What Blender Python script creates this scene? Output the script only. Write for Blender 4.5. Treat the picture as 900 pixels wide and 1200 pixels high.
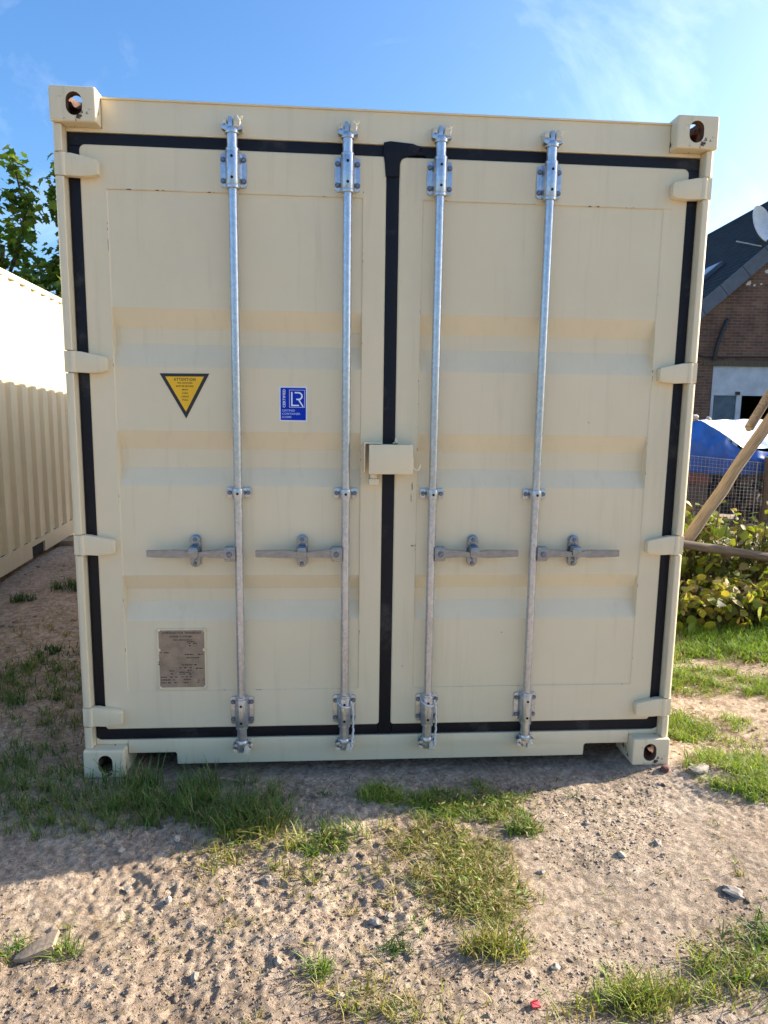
import bpy, bmesh, math, random
import numpy as np
from mathutils import Vector, Matrix, Euler

random.seed(7)
RNG = np.random.default_rng(11)
R = math.radians
scene = bpy.context.scene
for o in list(bpy.data.objects):
    bpy.data.objects.remove(o)
col = scene.collection

# ------------------------------------------------------------------ camera
cam_data = bpy.data.cameras.new("camera")
cam = bpy.data.objects.new("camera", cam_data)
col.objects.link(cam)
scene.camera = cam
cam_data.sensor_fit = 'VERTICAL'
cam_data.sensor_height = 36.0
cam_data.lens = 36.0 * 808.27 / 1200.0
cam_data.clip_start = 0.05
cam_data.clip_end = 2000.0
yaw, pitch, roll = 0.07402, -0.14706, 0.014516
fw = Vector((math.sin(yaw) * math.cos(pitch), math.cos(yaw) * math.cos(pitch), math.sin(pitch)))
rt = Vector((math.cos(yaw), -math.sin(yaw), 0))
up = rt.cross(fw)
r2 = rt * math.cos(roll) + up * math.sin(roll)
u2 = up * math.cos(roll) - rt * math.sin(roll)
m = Matrix((r2, u2, -fw)).transposed().to_4x4()
m.translation = Vector((0.9992, -2.6720, 1.4894))
cam.matrix_world = m

# ------------------------------------------------------------------ light
SUN_AZ = 14.0      # degrees from +X towards +Y, where the sun stands
SUN_EL = 25.5
world = bpy.data.worlds.new("World")
scene.world = world
world.use_nodes = True
wn, wl = world.node_tree.nodes, world.node_tree.links
wn.clear()
w_out = wn.new('ShaderNodeOutputWorld')
w_bg = wn.new('ShaderNodeBackground')
sky = wn.new('ShaderNodeTexSky')
sky.sky_type = 'NISHITA'
sky.sun_disc = False
sky.sun_elevation = R(SUN_EL)
sky.sun_rotation = R(90.0 - SUN_AZ)
sky.air_density = 1.0
sky.dust_density = 2.6
sky.ozone_density = 4.5
w_bg.inputs['Strength'].default_value = 0.13
tc = wn.new('ShaderNodeTexCoord')
mp = wn.new('ShaderNodeMapping')
mp.inputs['Rotation'].default_value = (R(20), R(-35), R(25))
mp.inputs['Scale'].default_value = (1.0, 4.2, 2.0)
mp.inputs['Location'].default_value = (7.3, 0.4, 5.1)
cn = wn.new('ShaderNodeTexNoise')
cn.inputs['Scale'].default_value = 2.1
cn.inputs['Detail'].default_value = 7.0
cn.inputs['Roughness'].default_value = 0.6
cn.inputs['Distortion'].default_value = 0.6
cr = wn.new('ShaderNodeValToRGB')
cr.color_ramp.elements[0].position = 0.515
cr.color_ramp.elements[0].color = (0, 0, 0, 1)
cr.color_ramp.elements[1].position = 0.90
cr.color_ramp.elements[1].color = (0.26, 0.26, 0.26, 1)
mixc = wn.new('ShaderNodeMix')
mixc.data_type = 'RGBA'
mixc.inputs['B'].default_value = (9.0, 9.3, 9.8, 1)
wl.new(tc.outputs['Generated'], mp.inputs['Vector'])
wl.new(mp.outputs['Vector'], cn.inputs['Vector'])
wl.new(cn.outputs['Fac'], cr.inputs['Fac'])
wl.new(cr.outputs['Color'], mixc.inputs['Factor'])
hs = wn.new('ShaderNodeHueSaturation')
hs.inputs['Saturation'].default_value = 1.17
wl.new(sky.outputs['Color'], hs.inputs['Color'])
wl.new(hs.outputs['Color'], mixc.inputs['A'])
wl.new(mixc.outputs['Result'], w_bg.inputs['Color'])
wl.new(w_bg.outputs['Background'], w_out.inputs['Surface'])

sun_data = bpy.data.lights.new("sun", 'SUN')
sun_data.energy = 5.0
sun_data.angle = R(0.5)
sun_data.color = (1.0, 0.91, 0.77)
sun = bpy.data.objects.new("sun", sun_data)
col.objects.link(sun)
sdir = Vector((math.cos(R(SUN_AZ)) * math.cos(R(SUN_EL)), math.sin(R(SUN_AZ)) * math.cos(R(SUN_EL)), math.sin(R(SUN_EL))))
sun.rotation_euler = (-sdir).to_track_quat('-Z', 'Y').to_euler()
sun.location = sdir * 30

scene.view_settings.view_transform = 'Standard'
scene.view_settings.look = 'None'
scene.view_settings.gamma = 1.0
scene.view_settings.use_curve_mapping = False
scene.view_settings.exposure = 1.25

# ------------------------------------------------------------------ materials
def nmat(name):
    mt = bpy.data.materials.new(name)
    mt.use_nodes = True
    n = mt.node_tree.nodes
    n.clear()
    out = n.new('ShaderNodeOutputMaterial')
    b = n.new('ShaderNodeBsdfPrincipled')
    mt.node_tree.links.new(b.outputs[0], out.inputs[0])
    return mt, n, mt.node_tree.links, b, out

def noise(n, l, scale, detail=4, rough=0.55, vec=None, stretch=None, dist=0.0, coord='Object'):
    t = n.new('ShaderNodeTexNoise')
    t.inputs['Scale'].default_value = scale
    t.inputs['Detail'].default_value = detail
    t.inputs['Roughness'].default_value = rough
    t.inputs['Distortion'].default_value = dist
    if vec is None:
        c = n.new('ShaderNodeTexCoord')
        vec = c.outputs[coord]
    if stretch:
        mp_ = n.new('ShaderNodeMapping')
        mp_.inputs['Scale'].default_value = stretch
        l.new(vec, mp_.inputs['Vector'])
        vec = mp_.outputs['Vector']
    l.new(vec, t.inputs['Vector'])
    return t.outputs['Fac']

def ramp(n, l, fac, stops):
    r = n.new('ShaderNodeValToRGB')
    els = r.color_ramp.elements
    while len(els) < len(stops):
        els.new(0.5)
    for e, (p, c) in zip(els, stops):
        e.position = p
        e.color = (*c, 1) if len(c) == 3 else c
    l.new(fac, r.inputs['Fac'])
    return r.outputs['Color']

def mix(n, l, fac, a, b, mode='MIX'):
    x = n.new('ShaderNodeMix')
    x.data_type = 'RGBA'
    x.blend_type = mode
    for sock, v in (('Factor', fac), ('A', a), ('B', b)):
        if isinstance(v, (int, float)):
            x.inputs[sock].default_value = v
        elif isinstance(v, tuple):
            x.inputs[sock].default_value = (*v, 1)
        else:
            l.new(v, x.inputs[sock])
    return x.outputs['Result']

def bump(n, l, b, h, strength, dist, prev=None):
    bp = n.new('ShaderNodeBump')
    bp.inputs['Strength'].default_value = strength
    bp.inputs['Distance'].default_value = dist
    l.new(h, bp.inputs['Height'])
    if prev is not None:
        l.new(prev, bp.inputs['Normal'])
    l.new(bp.outputs[0], b.inputs['Normal'])
    return bp.outputs[0]

def paint(name, base, dirt=0.35, rust=0.0, rough=0.42):
    mt, n, l, b, _ = nmat(name)
    big = noise(n, l, 2.3, 5, 0.6)
    c1 = ramp(n, l, big, [(0.3, tuple(v * 0.95 for v in base)), (0.7, tuple(min(1, v * 1.03) for v in base))])
    streak = noise(n, l, 6.0, 6, 0.62, stretch=(5, 5, 0.35))
    sm = ramp(n, l, streak, [(0.54, (0, 0, 0)), (0.8, (dirt, dirt, dirt))])
    c2 = mix(n, l, sm, c1, tuple(v * k for v, k in zip(base, (0.62, 0.58, 0.5))))
    spk = noise(n, l, 55, 3, 0.7)
    sp = ramp(n, l, spk, [(0.73, (0, 0, 0)), (0.77, (0.45 * dirt * 2, ) * 3)])
    c3 = mix(n, l, sp, c2, (0.22, 0.17, 0.11))
    if rust > 0:
        rn = noise(n, l, 16, 6, 0.72)
        rr = ramp(n, l, rn, [(0.66 - rust * 0.1, (0, 0, 0)), (0.70 - rust * 0.1, (1, 1, 1))])
        c3 = mix(n, l, rr, c3, (0.09, 0.035, 0.018))
    l.new(c3, b.inputs['Base Color'])
    rg = noise(n, l, 9, 4)
    rr2 = ramp(n, l, rg, [(0.3, (rough - 0.08,) * 3), (0.7, (rough + 0.12,) * 3)])
    l.new(rr2, b.inputs['Roughness'])
    b1 = bump(n, l, b, noise(n, l, 3.0, 2), 0.35, 0.012)
    bump(n, l, b, noise(n, l, 160, 2), 0.10, 0.0008, b1)
    return mt

def plain(name, c, rough=0.6, metal=0.0, var=0.15, scale=20, bmp=0.0, bscale=60, stretch=None):
    mt, n, l, b, _ = nmat(name)
    f = noise(n, l, scale, 5, 0.6, stretch=stretch)
    cc = ramp(n, l, f, [(0.3, tuple(max(0, v * (1 - var)) for v in c)), (0.7, tuple(min(1, v * (1 + var)) for v in c))])
    l.new(cc, b.inputs['Base Color'])
    b.inputs['Roughness'].default_value = rough
    b.inputs['Metallic'].default_value = metal
    if bmp:
        bump(n, l, b, noise(n, l, bscale, 4, stretch=stretch), bmp, 0.004)
    return mt

M = {}
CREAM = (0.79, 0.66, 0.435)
M['cream'] = paint('cream_paint', CREAM, dirt=0.22)
M['cream_worn'] = paint('cream_paint_worn', CREAM, dirt=0.5, rust=0.7)
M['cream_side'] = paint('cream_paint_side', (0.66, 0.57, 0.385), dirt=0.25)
M['rust'] = plain('rusty_steel', (0.13, 0.07, 0.042), 0.85, 0.0, 0.6, 40, 0.6, 90)
M['rubber'] = plain('black_rubber', (0.008, 0.008, 0.013), 0.5, 0.0, 0.35, 12, 0.25, 30)
M['rubber'].node_tree.nodes['Principled BSDF'].inputs['Specular IOR Level'].default_value = 0.25
_n, _l, _b = M['rubber'].node_tree.nodes, M['rubber'].node_tree.links, M['rubber'].node_tree.nodes['Principled BSDF']
_d = ramp(_n, _l, noise(_n, _l, 5.5, 7, 0.7), [(0.56, (0.008, 0.008, 0.012)), (0.70, (0.045, 0.043, 0.042))])
_l.new(_d, _b.inputs['Base Color'])
M['scuff'] = plain('paint_scuff', (0.30, 0.23, 0.15), 0.8, 0, 0.5, 90)
M['hole'] = plain('hole_shade', (0.006, 0.006, 0.007), 0.9)
M['bolt'] = plain('bolt_steel', (0.20, 0.21, 0.24), 0.5, 0.6, 0.35, 80)
M['zinc_keeper'] = plain('cream_keeper_paint', (0.68, 0.60, 0.44), 0.5, 0.0, 0.25, 90)
# galvanised steel
mt, n, l, b, _ = nmat('galvanised_steel')
v = n.new('ShaderNodeTexVoronoi'); v.inputs['Scale'].default_value = 90
t_ = n.new('ShaderNodeTexCoord'); l.new(t_.outputs['Object'], v.inputs['Vector'])
bw = n.new('ShaderNodeRGBToBW'); l.new(v.outputs['Color'], bw.inputs[0])
g1 = ramp(n, l, bw.outputs[0], [(0.2, (0.47, 0.49, 0.53)), (0.8, (0.57, 0.60, 0.64))])
gd = noise(n, l, 14, 6, 0.7, stretch=(1, 1, 0.25))
gd2 = ramp(n, l, gd, [(0.55, (0, 0, 0)), (0.75, (0.35, 0.35, 0.35))])
l.new(mix(n, l, gd2, g1, (0.25, 0.24, 0.22)), b.inputs['Base Color'])
b.inputs['Metallic'].default_value = 0.8
b.inputs['Roughness'].default_value = 0.30
bump(n, l, b, noise(n, l, 120, 3), 0.12, 0.001)
M['galv'] = mt
M['galv_handle'] = plain('galvanised_handle', (0.28, 0.31, 0.36), 0.24, 0.92, 0.2, 30, 0.15, 120, (1, 1, 4))
# stickers
M['st_black'] = plain('sticker_black', (0.02, 0.02, 0.02), 0.45)
M['st_yellow'] = plain('sticker_yellow', (0.92, 0.50, 0.01), 0.5, var=0.05)
M['st_blue'] = plain('sticker_blue', (0.002, 0.035, 0.42), 0.5, var=0.05)
M['st_blue'].node_tree.nodes['Principled BSDF'].inputs['Specular IOR Level'].default_value = 0.15
M['st_white'] = plain('sticker_white', (0.78, 0.80, 0.84), 0.45, var=0.04)
M['st_pale'] = plain('sticker_pale_blue', (0.45, 0.55, 0.85), 0.45, var=0.04)
M['plate'] = plain('data_plate_metal', (0.33, 0.235, 0.155), 0.5, 0.1, 0.25, 25)
M['ink'] = plain('plate_ink', (0.035, 0.025, 0.02), 0.6)
M['cord'] = plain('cord_fibre', (0.62, 0.62, 0.60), 0.9, 0, 0.3, 200)

# soil
mt, n, l, b, _ = nmat('dry_soil')
a1 = noise(n, l, 1.4, 6, 0.6)
c1 = ramp(n, l, a1, [(0.32, (0.35, 0.270, 0.205)), (0.52, (0.49, 0.390, 0.302)), (0.72, (0.58, 0.475, 0.375))])
a2 = noise(n, l, 22, 8, 0.68)
c2 = ramp(n, l, a2, [(0.28, (0.50, 0.46, 0.42)), (0.52, (0.95, 0.94, 0.92)), (0.75, (1.20, 1.2, 1.18))])
c3 = mix(n, l, 1.0, c1, c2, 'MULTIPLY')
vo = n.new('ShaderNodeTexVoronoi'); vo.inputs['Scale'].default_value = 75; vo.inputs['Randomness'].default_value = 1.0
vc = n.new('ShaderNodeTexCoord'); vm = n.new('ShaderNodeMapping')
wv_ = n.new('ShaderNodeVectorMath'); wv_.operation = 'ADD'
nn_ = n.new('ShaderNodeTexNoise'); nn_.inputs['Scale'].default_value = 40; nn_.inputs['Detail'].default_value = 3
sc_ = n.new('ShaderNodeVectorMath'); sc_.operation = 'SCALE'; sc_.inputs['Scale'].default_value = 0.018
l.new(vc.outputs['Object'], nn_.inputs['Vector']); l.new(nn_.outputs['Color'], sc_.inputs[0])
l.new(vc.outputs['Object'], wv_.inputs[0]); l.new(sc_.outputs[0], wv_.inputs[1]); l.new(wv_.outputs[0], vo.inputs['Vector'])
vb = n.new('ShaderNodeRGBToBW'); l.new(vo.outputs['Color'], vb.inputs[0])
c3 = mix(n, l, 1.0, c3, ramp(n, l, vb.outputs[0], [(0.15, (0.76, 0.74, 0.71)), (0.5, (1.0, 0.99, 0.97)), (0.85, (1.22, 1.21, 1.19))]), 'MULTIPLY')
a3 = noise(n, l, 170, 5, 0.75)
c4 = ramp(n, l, a3, [(0.3, (0.66, 0.64, 0.62)), (0.7, (1.2, 1.2, 1.2))])
c5 = mix(n, l, 1.0, c3, c4, 'MULTIPLY')
mo = noise(n, l, 3.1, 5, 0.65)
mf = ramp(n, l, mo, [(0.55, (0, 0, 0)), (0.72, (0.3, 0.3, 0.3))])
yard = mix(n, l, mf, c5, (0.16, 0.135, 0.07))
# meadow beyond the trodden yard
vl = n.new('ShaderNodeVectorMath'); vl.operation = 'DISTANCE'; vl.inputs[1].default_value = (1.0, -0.5, 0.0)
l.new(vc.outputs['Object'], vl.inputs[0])
nd = n.new('ShaderNodeMath'); nd.operation = 'MULTIPLY_ADD'; nd.inputs[1].default_value = 3.5
l.new(noise(n, l, 0.9, 6, 0.65), nd.inputs[0]); l.new(vl.outputs['Value'], nd.inputs[2])
mr = n.new('ShaderNodeMapRange'); mr.inputs['From Min'].default_value = 11.5; mr.inputs['From Max'].default_value = 13.0
l.new(nd.outputs[0], mr.inputs['Value'])
mead = ramp(n, l, noise(n, l, 5.0, 8, 0.7), [(0.3, (0.09, 0.10, 0.03)), (0.55, (0.15, 0.155, 0.05)), (0.8, (0.24, 0.21, 0.09))])
l.new(mix(n, l, mr.outputs['Result'], yard, mead), b.inputs['Base Color'])
b.inputs['Roughness'].default_value = 0.95
b.inputs['Specular IOR Level'].default_value = 0.15
b1 = bump(n, l, b, a2, 0.9, 0.018)
b2 = bump(n, l, b, vo.outputs['Distance'], -0.7, 0.010, b1)
bump(n, l, b, a3, 1.0, 0.006, b2)
M['soil'] = mt
M['stone'] = plain('field_stone', (0.33, 0.28, 0.225), 0.85, 0, 0.35, 30, 0.5, 80)
M['stone_pale'] = plain('pale_stone', (0.46, 0.39, 0.31), 0.85, 0, 0.25, 40, 0.5, 90)
M['timber_stone'] = plain('brown_stone', (0.30, 0.225, 0.155), 0.9, 0, 0.3, 30, 0.5, 80)
M['red_scrap'] = plain('red_plastic', (0.55, 0.03, 0.05), 0.5)

def leafmat(name, attr=True, trans=0.35, rough=0.55):
    mt, n, l, b, out = nmat(name)
    at = n.new('ShaderNodeAttribute'); at.attribute_name = 'tint'
    l.new(at.outputs['Color'], b.inputs['Base Color'])
    b.inputs['Roughness'].default_value = rough
    b.inputs['Specular IOR Level'].default_value = 0.35
    tr = n.new('ShaderNodeBsdfTranslucent')
    l.new(mix(n, l, 1.0, at.outputs['Color'], (1.5, 1.5, 0.7), 'MULTIPLY'), tr.inputs['Color'])
    ms = n.new('ShaderNodeMixShader')
    ms.inputs[0].default_value = trans
    l.new(b.outputs[0], ms.inputs[1]); l.new(tr.outputs[0], ms.inputs[2])
    l.new(ms.outputs[0], out.inputs[0])
    return mt
M['leaf'] = leafmat('leaf_tinted')
M['grass'] = leafmat('grass_tinted', trans=0.3, rough=0.6)
M['bark'] = plain('bark', (0.12, 0.09, 0.065), 0.9, 0, 0.4, 12, 0.8, 30, (3, 3, 0.5))
M['timber'] = plain('weathered_timber', (0.25, 0.19, 0.125), 0.85, 0, 0.35, 14, 0.6, 40, (6, 6, 0.5))
M['timber_dark'] = plain('dark_timber', (0.10, 0.075, 0.055), 0.9, 0, 0.4, 14, 0.5, 40, (6, 6, 0.5))
M['rail_wood'] = plain('grey_rail_wood', (0.20, 0.155, 0.11), 0.9, 0, 0.4, 10, 0.7, 30, (0.5, 6, 6))

# brick wall
mt, n, l, b, _ = nmat('brick_wall')
tcx = n.new('ShaderNodeTexCoord')
mpx = n.new('ShaderNodeMapping'); mpx.inputs['Rotation'].default_value = (R(90), 0, 0)
l.new(tcx.outputs['Object'], mpx.inputs['Vector'])
bk = n.new('ShaderNodeTexBrick')
bk.inputs['Scale'].default_value = 1.0
bk.inputs['Brick Width'].default_value = 0.21
bk.inputs['Row Height'].default_value = 0.066
bk.inputs['Mortar Size'].default_value = 0.008
bk.inputs['Color1'].default_value = (0.12, 0.055, 0.040, 1)
bk.inputs['Color2'].default_value = (0.18, 0.092, 0.064, 1)
bk.inputs['Mortar'].default_value = (0.16, 0.135, 0.11, 1)
l.new(mpx.outputs['Vector'], bk.inputs['Vector'])
bn = noise(n, l, 2.2, 6, 0.65)
bs = ramp(n, l, bn, [(0.3, (0.6, 0.58, 0.58)), (0.7, (1.25, 1.2, 1.1))])
pa = noise(n, l, 1.1, 6, 0.7)
pf = ramp(n, l, pa, [(0.66, (0, 0, 0)), (0.70, (0.55, 0.55, 0.55))])
cb = mix(n, l, 1.0, bk.outputs['Color'], bs, 'MULTIPLY')
l.new(mix(n, l, pf, cb, (0.5, 0.47, 0.42)), b.inputs['Base Color'])
b.inputs['Roughness'].default_value = 0.9
bump(n, l, b, bk.outputs['Fac'], -0.6, 0.012)
M['brick'] = mt
M['slate'] = plain('roof_slate', (0.016, 0.018, 0.024), 0.6, 0, 0.6, 3.5, 0.3, 30)
M['slate'].node_tree.nodes['Principled BSDF'].inputs['Specular IOR Level'].default_value = 0.2
M['fascia'] = plain('grey_fascia', (0.095, 0.11, 0.14), 0.6, 0, 0.15, 8)
M['white_paint'] = plain('old_white_paint', (0.46, 0.49, 0.55), 0.7, 0, 0.18, 3)
M['mortar'] = plain('mortar_patch', (0.60, 0.57, 0.52), 0.9, 0, 0.2, 10)
M['dark'] = plain('dark_interior', (0.02, 0.018, 0.016), 0.9)
M['glass'] = plain('dusty_pane', (0.06, 0.10, 0.15), 0.25, 0, 0.3, 4)
M['dish'] = plain('dish_grey', (0.50, 0.53, 0.58), 0.5, 0, 0.12, 8)
M['pipe'] = plain('black_pipe', (0.02, 0.02, 0.022), 0.6)
M['wire'] = plain('wire_grey', (0.22, 0.23, 0.25), 0.5, 0.5, 0.25, 40)
M['tarp'] = plain('blue_tarp', (0.009, 0.085, 0.38), 0.38, 0, 0.25, 6, 0.5, 9)
mt, n, l, b, _ = nmat('bleached_tarp')  # sun glare painted as white into the blue tarp's colour
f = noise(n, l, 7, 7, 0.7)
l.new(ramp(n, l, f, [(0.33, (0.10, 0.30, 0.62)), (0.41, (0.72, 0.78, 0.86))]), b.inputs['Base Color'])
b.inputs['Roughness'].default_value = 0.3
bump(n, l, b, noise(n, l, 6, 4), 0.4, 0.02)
M['tarp_glare'] = mt
M['clay'] = plain('red_clay', (0.15, 0.055, 0.038), 0.85, 0, 0.3, 10, 0.3)

# ------------------------------------------------------------------ helpers
def tag(o, label=None, cat=None, group=None, kind=None):
    if label: o['label'] = label
    if cat: o['category'] = cat
    if group: o['group'] = group
    if kind: o['kind'] = kind
    return o

def empty(name, loc=(0, 0, 0), rz=0.0):
    o = bpy.data.objects.new(name, None)
    o.empty_display_size = 0.1
    o.location = loc
    o.rotation_euler = (0, 0, rz)
    col.objects.link(o)
    return o

def link(name, me, mat, parent=None, smooth=None):
    if mat is not None and len(me.materials) == 0:
        for x in (mat if isinstance(mat, (list, tuple)) else [mat]):
            me.materials.append(x)
    o = bpy.data.objects.new(name, me)
    col.objects.link(o)
    o.parent = parent
    if smooth:
        try:
            me.shade_smooth_by_angle = None
        except Exception:
            pass
        for p in me.polygons:
            p.use_smooth = True
        if smooth < 179:
            sharp_by_angle(me, smooth)
    return o

def sharp_by_angle(me, deg):
    bm = bmesh.new(); bm.from_mesh(me)
    lim = R(deg)
    for e in bm.edges:
        if len(e.link_faces) == 2:
            e.smooth = e.calc_face_angle(0) < lim
        else:
            e.smooth = False
    bm.to_mesh(me); bm.free()

class MB:
    def __init__(self):
        self.bm = bmesh.new()
    def _merge(self, b):
        me = bpy.data.meshes.new('tmp'); b.to_mesh(me); b.free()
        self.bm.from_mesh(me); bpy.data.meshes.remove(me)
    def box(self, x0, x1, y0, y1, z0, z1, bev=0.0, seg=2, mat4=None, mi=0):
        b = bmesh.new()
        bmesh.ops.create_cube(b, size=1)
        for v in b.verts:
            v.co = Vector(((x0 + x1) / 2 + v.co.x * (x1 - x0), (y0 + y1) / 2 + v.co.y * (y1 - y0), (z0 + z1) / 2 + v.co.z * (z1 - z0)))
        if bev:
            bmesh.ops.bevel(b, geom=list(b.edges), offset=bev, segments=seg, affect='EDGES', profile=0.6)
        if mat4 is not None:
            b.transform(mat4)
        for f in b.faces: f.material_index = mi
        self._merge(b)
        return self
    def prism(self, pts, axis, a0, a1, bev=0.0, mi=0, mat4=None):
        """pts: 2-D polygon; axis 'y' -> (x,z); 'x' -> (y,z); 'z' -> (x,y)"""
        b = bmesh.new()
        def mk(p, a):
            if axis == 'y': return (p[0], a, p[1])
            if axis == 'x': return (a, p[0], p[1])
            return (p[0], p[1], a)
        v0 = [b.verts.new(mk(p, a0)) for p in pts]
        v1 = [b.verts.new(mk(p, a1)) for p in pts]
        f0 = b.faces.new(v0); f1 = b.faces.new(v1)
        N = len(pts)
        for i in range(N):
            b.faces.new((v0[i], v0[(i + 1) % N], v1[(i + 1) % N], v1[i]))
        bmesh.ops.recalc_face_normals(b, faces=list(b.faces))
        if bev:
            eds = [e for e in b.edges if e in set(f0.edges) | set(f1.edges)]
            bmesh.ops.bevel(b, geom=eds, offset=bev, segments=2, affect='EDGES', profile=0.6)
        if mat4 is not None: b.transform(mat4)
        for f in b.faces: f.material_index = mi
        self._merge(b)
        return self
    def tube(self, path, rad, seg=12, caps=True, mi=0):
        path = [Vector(p) for p in path]
        rads = rad if isinstance(rad, (list, tuple)) else [rad] * len(path)
        b = bmesh.new(); rings = []
        ref = None
        for i, p in enumerate(path):
            d = (path[min(i + 1, len(path) - 1)] - path[max(i - 1, 0)])
            if d.length < 1e-9: d = Vector((0, 0, 1))
            d.normalize()
            if ref is None:
                ref = Vector((1, 0, 0)) if abs(d.x) < 0.9 else Vector((0, 1, 0))
            s = (ref - d * ref.dot(d)).normalized(); ref = s
            t = d.cross(s)
            rings.append([b.verts.new(p + (s * math.cos(a) + t * math.sin(a)) * rads[i]) for a in [2 * math.pi * k / seg for k in range(seg)]])
        for i in range(len(rings) - 1):
            for k in range(seg):
                b.faces.new((rings[i][k], rings[i][(k + 1) % seg], rings[i + 1][(k + 1) % seg], rings[i + 1][k]))
        if caps:
            b.faces.new(rings[0][::-1]); b.faces.new(rings[-1])
        bmesh.ops.recalc_face_normals(b, faces=list(b.faces))
        for f in b.faces: f.material_index = mi
        self._merge(b)
        return self
    def lathe(self, prof, centre, axis='z', seg=16, mi=0):
        """prof: (radius, position along axis)"""
        b = bmesh.new(); rings = []
        for r, a in prof:
            ring = []
            for k in range(seg):
                t = 2 * math.pi * k / seg
                c, s = r * math.cos(t), r * math.sin(t)
                if axis == 'z': q = (c, s, a)
                elif axis == 'y': q = (c, a, s)
                else: q = (a, c, s)
                ring.append(b.verts.new(Vector(q) + Vector(centre)))
            rings.append(ring)
        for i in range(len(rings) - 1):
            for k in range(seg):
                b.faces.new((rings[i][k], rings[i][(k + 1) % seg], rings[i + 1][(k + 1) % seg], rings[i + 1][k]))
        b.faces.new(rings[0]); b.faces.new(rings[-1])
        bmesh.ops.recalc_face_normals(b, faces=list(b.faces))
        for f in b.faces: f.material_index = mi
        self._merge(b)
        return self
    def mesh(self, name):
        me = bpy.data.meshes.new(name)
        self.bm.to_mesh(me); self.bm.free()
        return me
    def build(self, name, mat, parent=None, smooth=35):
        return link(name, self.mesh(name), mat, parent, smooth)

def fast_mesh(name, V, F, tint=None):
    """V (n,3) array, F (m,k) array of equal polygons"""
    V = np.asarray(V, np.float32); F = np.asarray(F, np.int32)
    me = bpy.data.meshes.new(name)
    me.vertices.add(len(V)); me.vertices.foreach_set('co', V.ravel())
    k = F.shape[1]
    me.loops.add(F.size); me.loops.foreach_set('vertex_index', F.ravel())
    me.polygons.add(len(F))
    me.polygons.foreach_set('loop_start', np.arange(0, F.size, k, dtype=np.int32))
    me.update(calc_edges=True); me.validate()
    if tint is not None:
        ca = me.attributes.new('tint', 'FLOAT_COLOR', 'POINT')
        c = np.ones((len(V), 4), np.float32); c[:, :3] = tint
        ca.data.foreach_set('color', c.ravel())
    return me

def stadium(w, h, n=8, cx=0, cz=0):
    """upright slot outline"""
    r = w / 2; pts = []
    for k in range(n + 1):
        a = math.pi * k / n
        pts.append((cx + r * math.cos(a), cz + (h / 2 - r) + r * math.sin(a)))
    for k in range(n + 1):
        a = math.pi + math.pi * k / n
        pts.append((cx + r * math.cos(a), cz - (h / 2 - r) + r * math.sin(a)))
    return pts

def rrect(x0, x1, z0, z1, r, n=4):
    pts = []
    for cx, cz, a0 in ((x1 - r, z1 - r, 0), (x0 + r, z1 - r, 90), (x0 + r, z0 + r, 180), (x1 - r, z0 + r, 270)):
        for k in range(n + 1):
            a = R(a0 + 90 * k / n)
            pts.append((cx + r * math.cos(a), cz + r * math.sin(a)))
    return pts

def text_mesh(body, size, spacing=1.0):
    cu = bpy.data.curves.new('txt', 'FONT')
    cu.body = body; cu.size = size; cu.align_x = 'CENTER'; cu.align_y = 'CENTER'
    cu.offset = size * .022; cu.space_character = spacing; cu.resolution_u = 2
    o = bpy.data.objects.new('txt', cu); col.objects.link(o)
    dg = bpy.context.evaluated_depsgraph_get()
    me = bpy.data.meshes.new_from_object(o.evaluated_get(dg))
    bpy.data.objects.remove(o); bpy.data.curves.remove(cu)
    me.materials.clear()
    return me

def text_into(mb, body, size, x, y, z, spacing=1.0, width=None, turn=0.0):
    me = text_mesh(body, size, spacing)
    b = bmesh.new(); b.from_mesh(me); bpy.data.meshes.remove(me)
    if width:
        xs = [v.co.x for v in b.verts]; w = max(xs) - min(xs)
        for v in b.verts: v.co.x *= width / w
    b.transform(Matrix.Translation((x, y, z)) @ Matrix.Rotation(turn, 4, 'Y') @ Matrix.Rotation(R(90), 4, 'X'))
    mb._merge(b)

def vnoise(x, y, f, seed):
    """smooth value noise, numpy"""
    g = np.random.default_rng(seed).random((256, 256))
    xs, ys = x * f + 1000.37, y * f + 1000.71
    xi, yi = np.floor(xs).astype(int), np.floor(ys).astype(int)
    fx, fy = xs - xi, ys - yi
    fx = fx * fx * (3 - 2 * fx); fy = fy * fy * (3 - 2 * fy)
    a = g[xi % 256, yi % 256]; b_ = g[(xi + 1) % 256, yi % 256]
    c = g[xi % 256, (yi + 1) % 256]; d = g[(xi + 1) % 256, (yi + 1) % 256]
    return (a * (1 - fx) + b_ * fx) * (1 - fy) + (c * (1 - fx) + d * fx) * fy - 0.5

# ------------------------------------------------------------------ ground
def smooth01(t):
    t = np.clip(t, 0, 1); return t * t * (3 - 2 * t)

def cells(x, y, f, seed, rnd=0.85):
    """cellular noise: dome height of the nearest lump, and that lump's own random value"""
    r_ = np.random.default_rng(seed); jx, jy, hv = r_.random((3, 256, 256))
    xs, ys = x * f + 500.0, y * f + 500.0
    xi, yi = np.floor(xs).astype(int), np.floor(ys).astype(int)
    best = np.full(xs.shape, 9.0); val = np.zeros(xs.shape)
    for i in (-1, 0, 1):
        for j in (-1, 0, 1):
            a, c = (xi + i) % 256, (yi + j) % 256
            d = np.hypot(xi + i + .5 + (jx[a, c] - .5) * rnd - xs, yi + j + .5 + (jy[a, c] - .5) * rnd - ys)
            k = d < best
            best = np.where(k, d, best); val = np.where(k, hv[a, c], val)
    return np.clip(1 - best * 1.15, 0, 1), val

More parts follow.
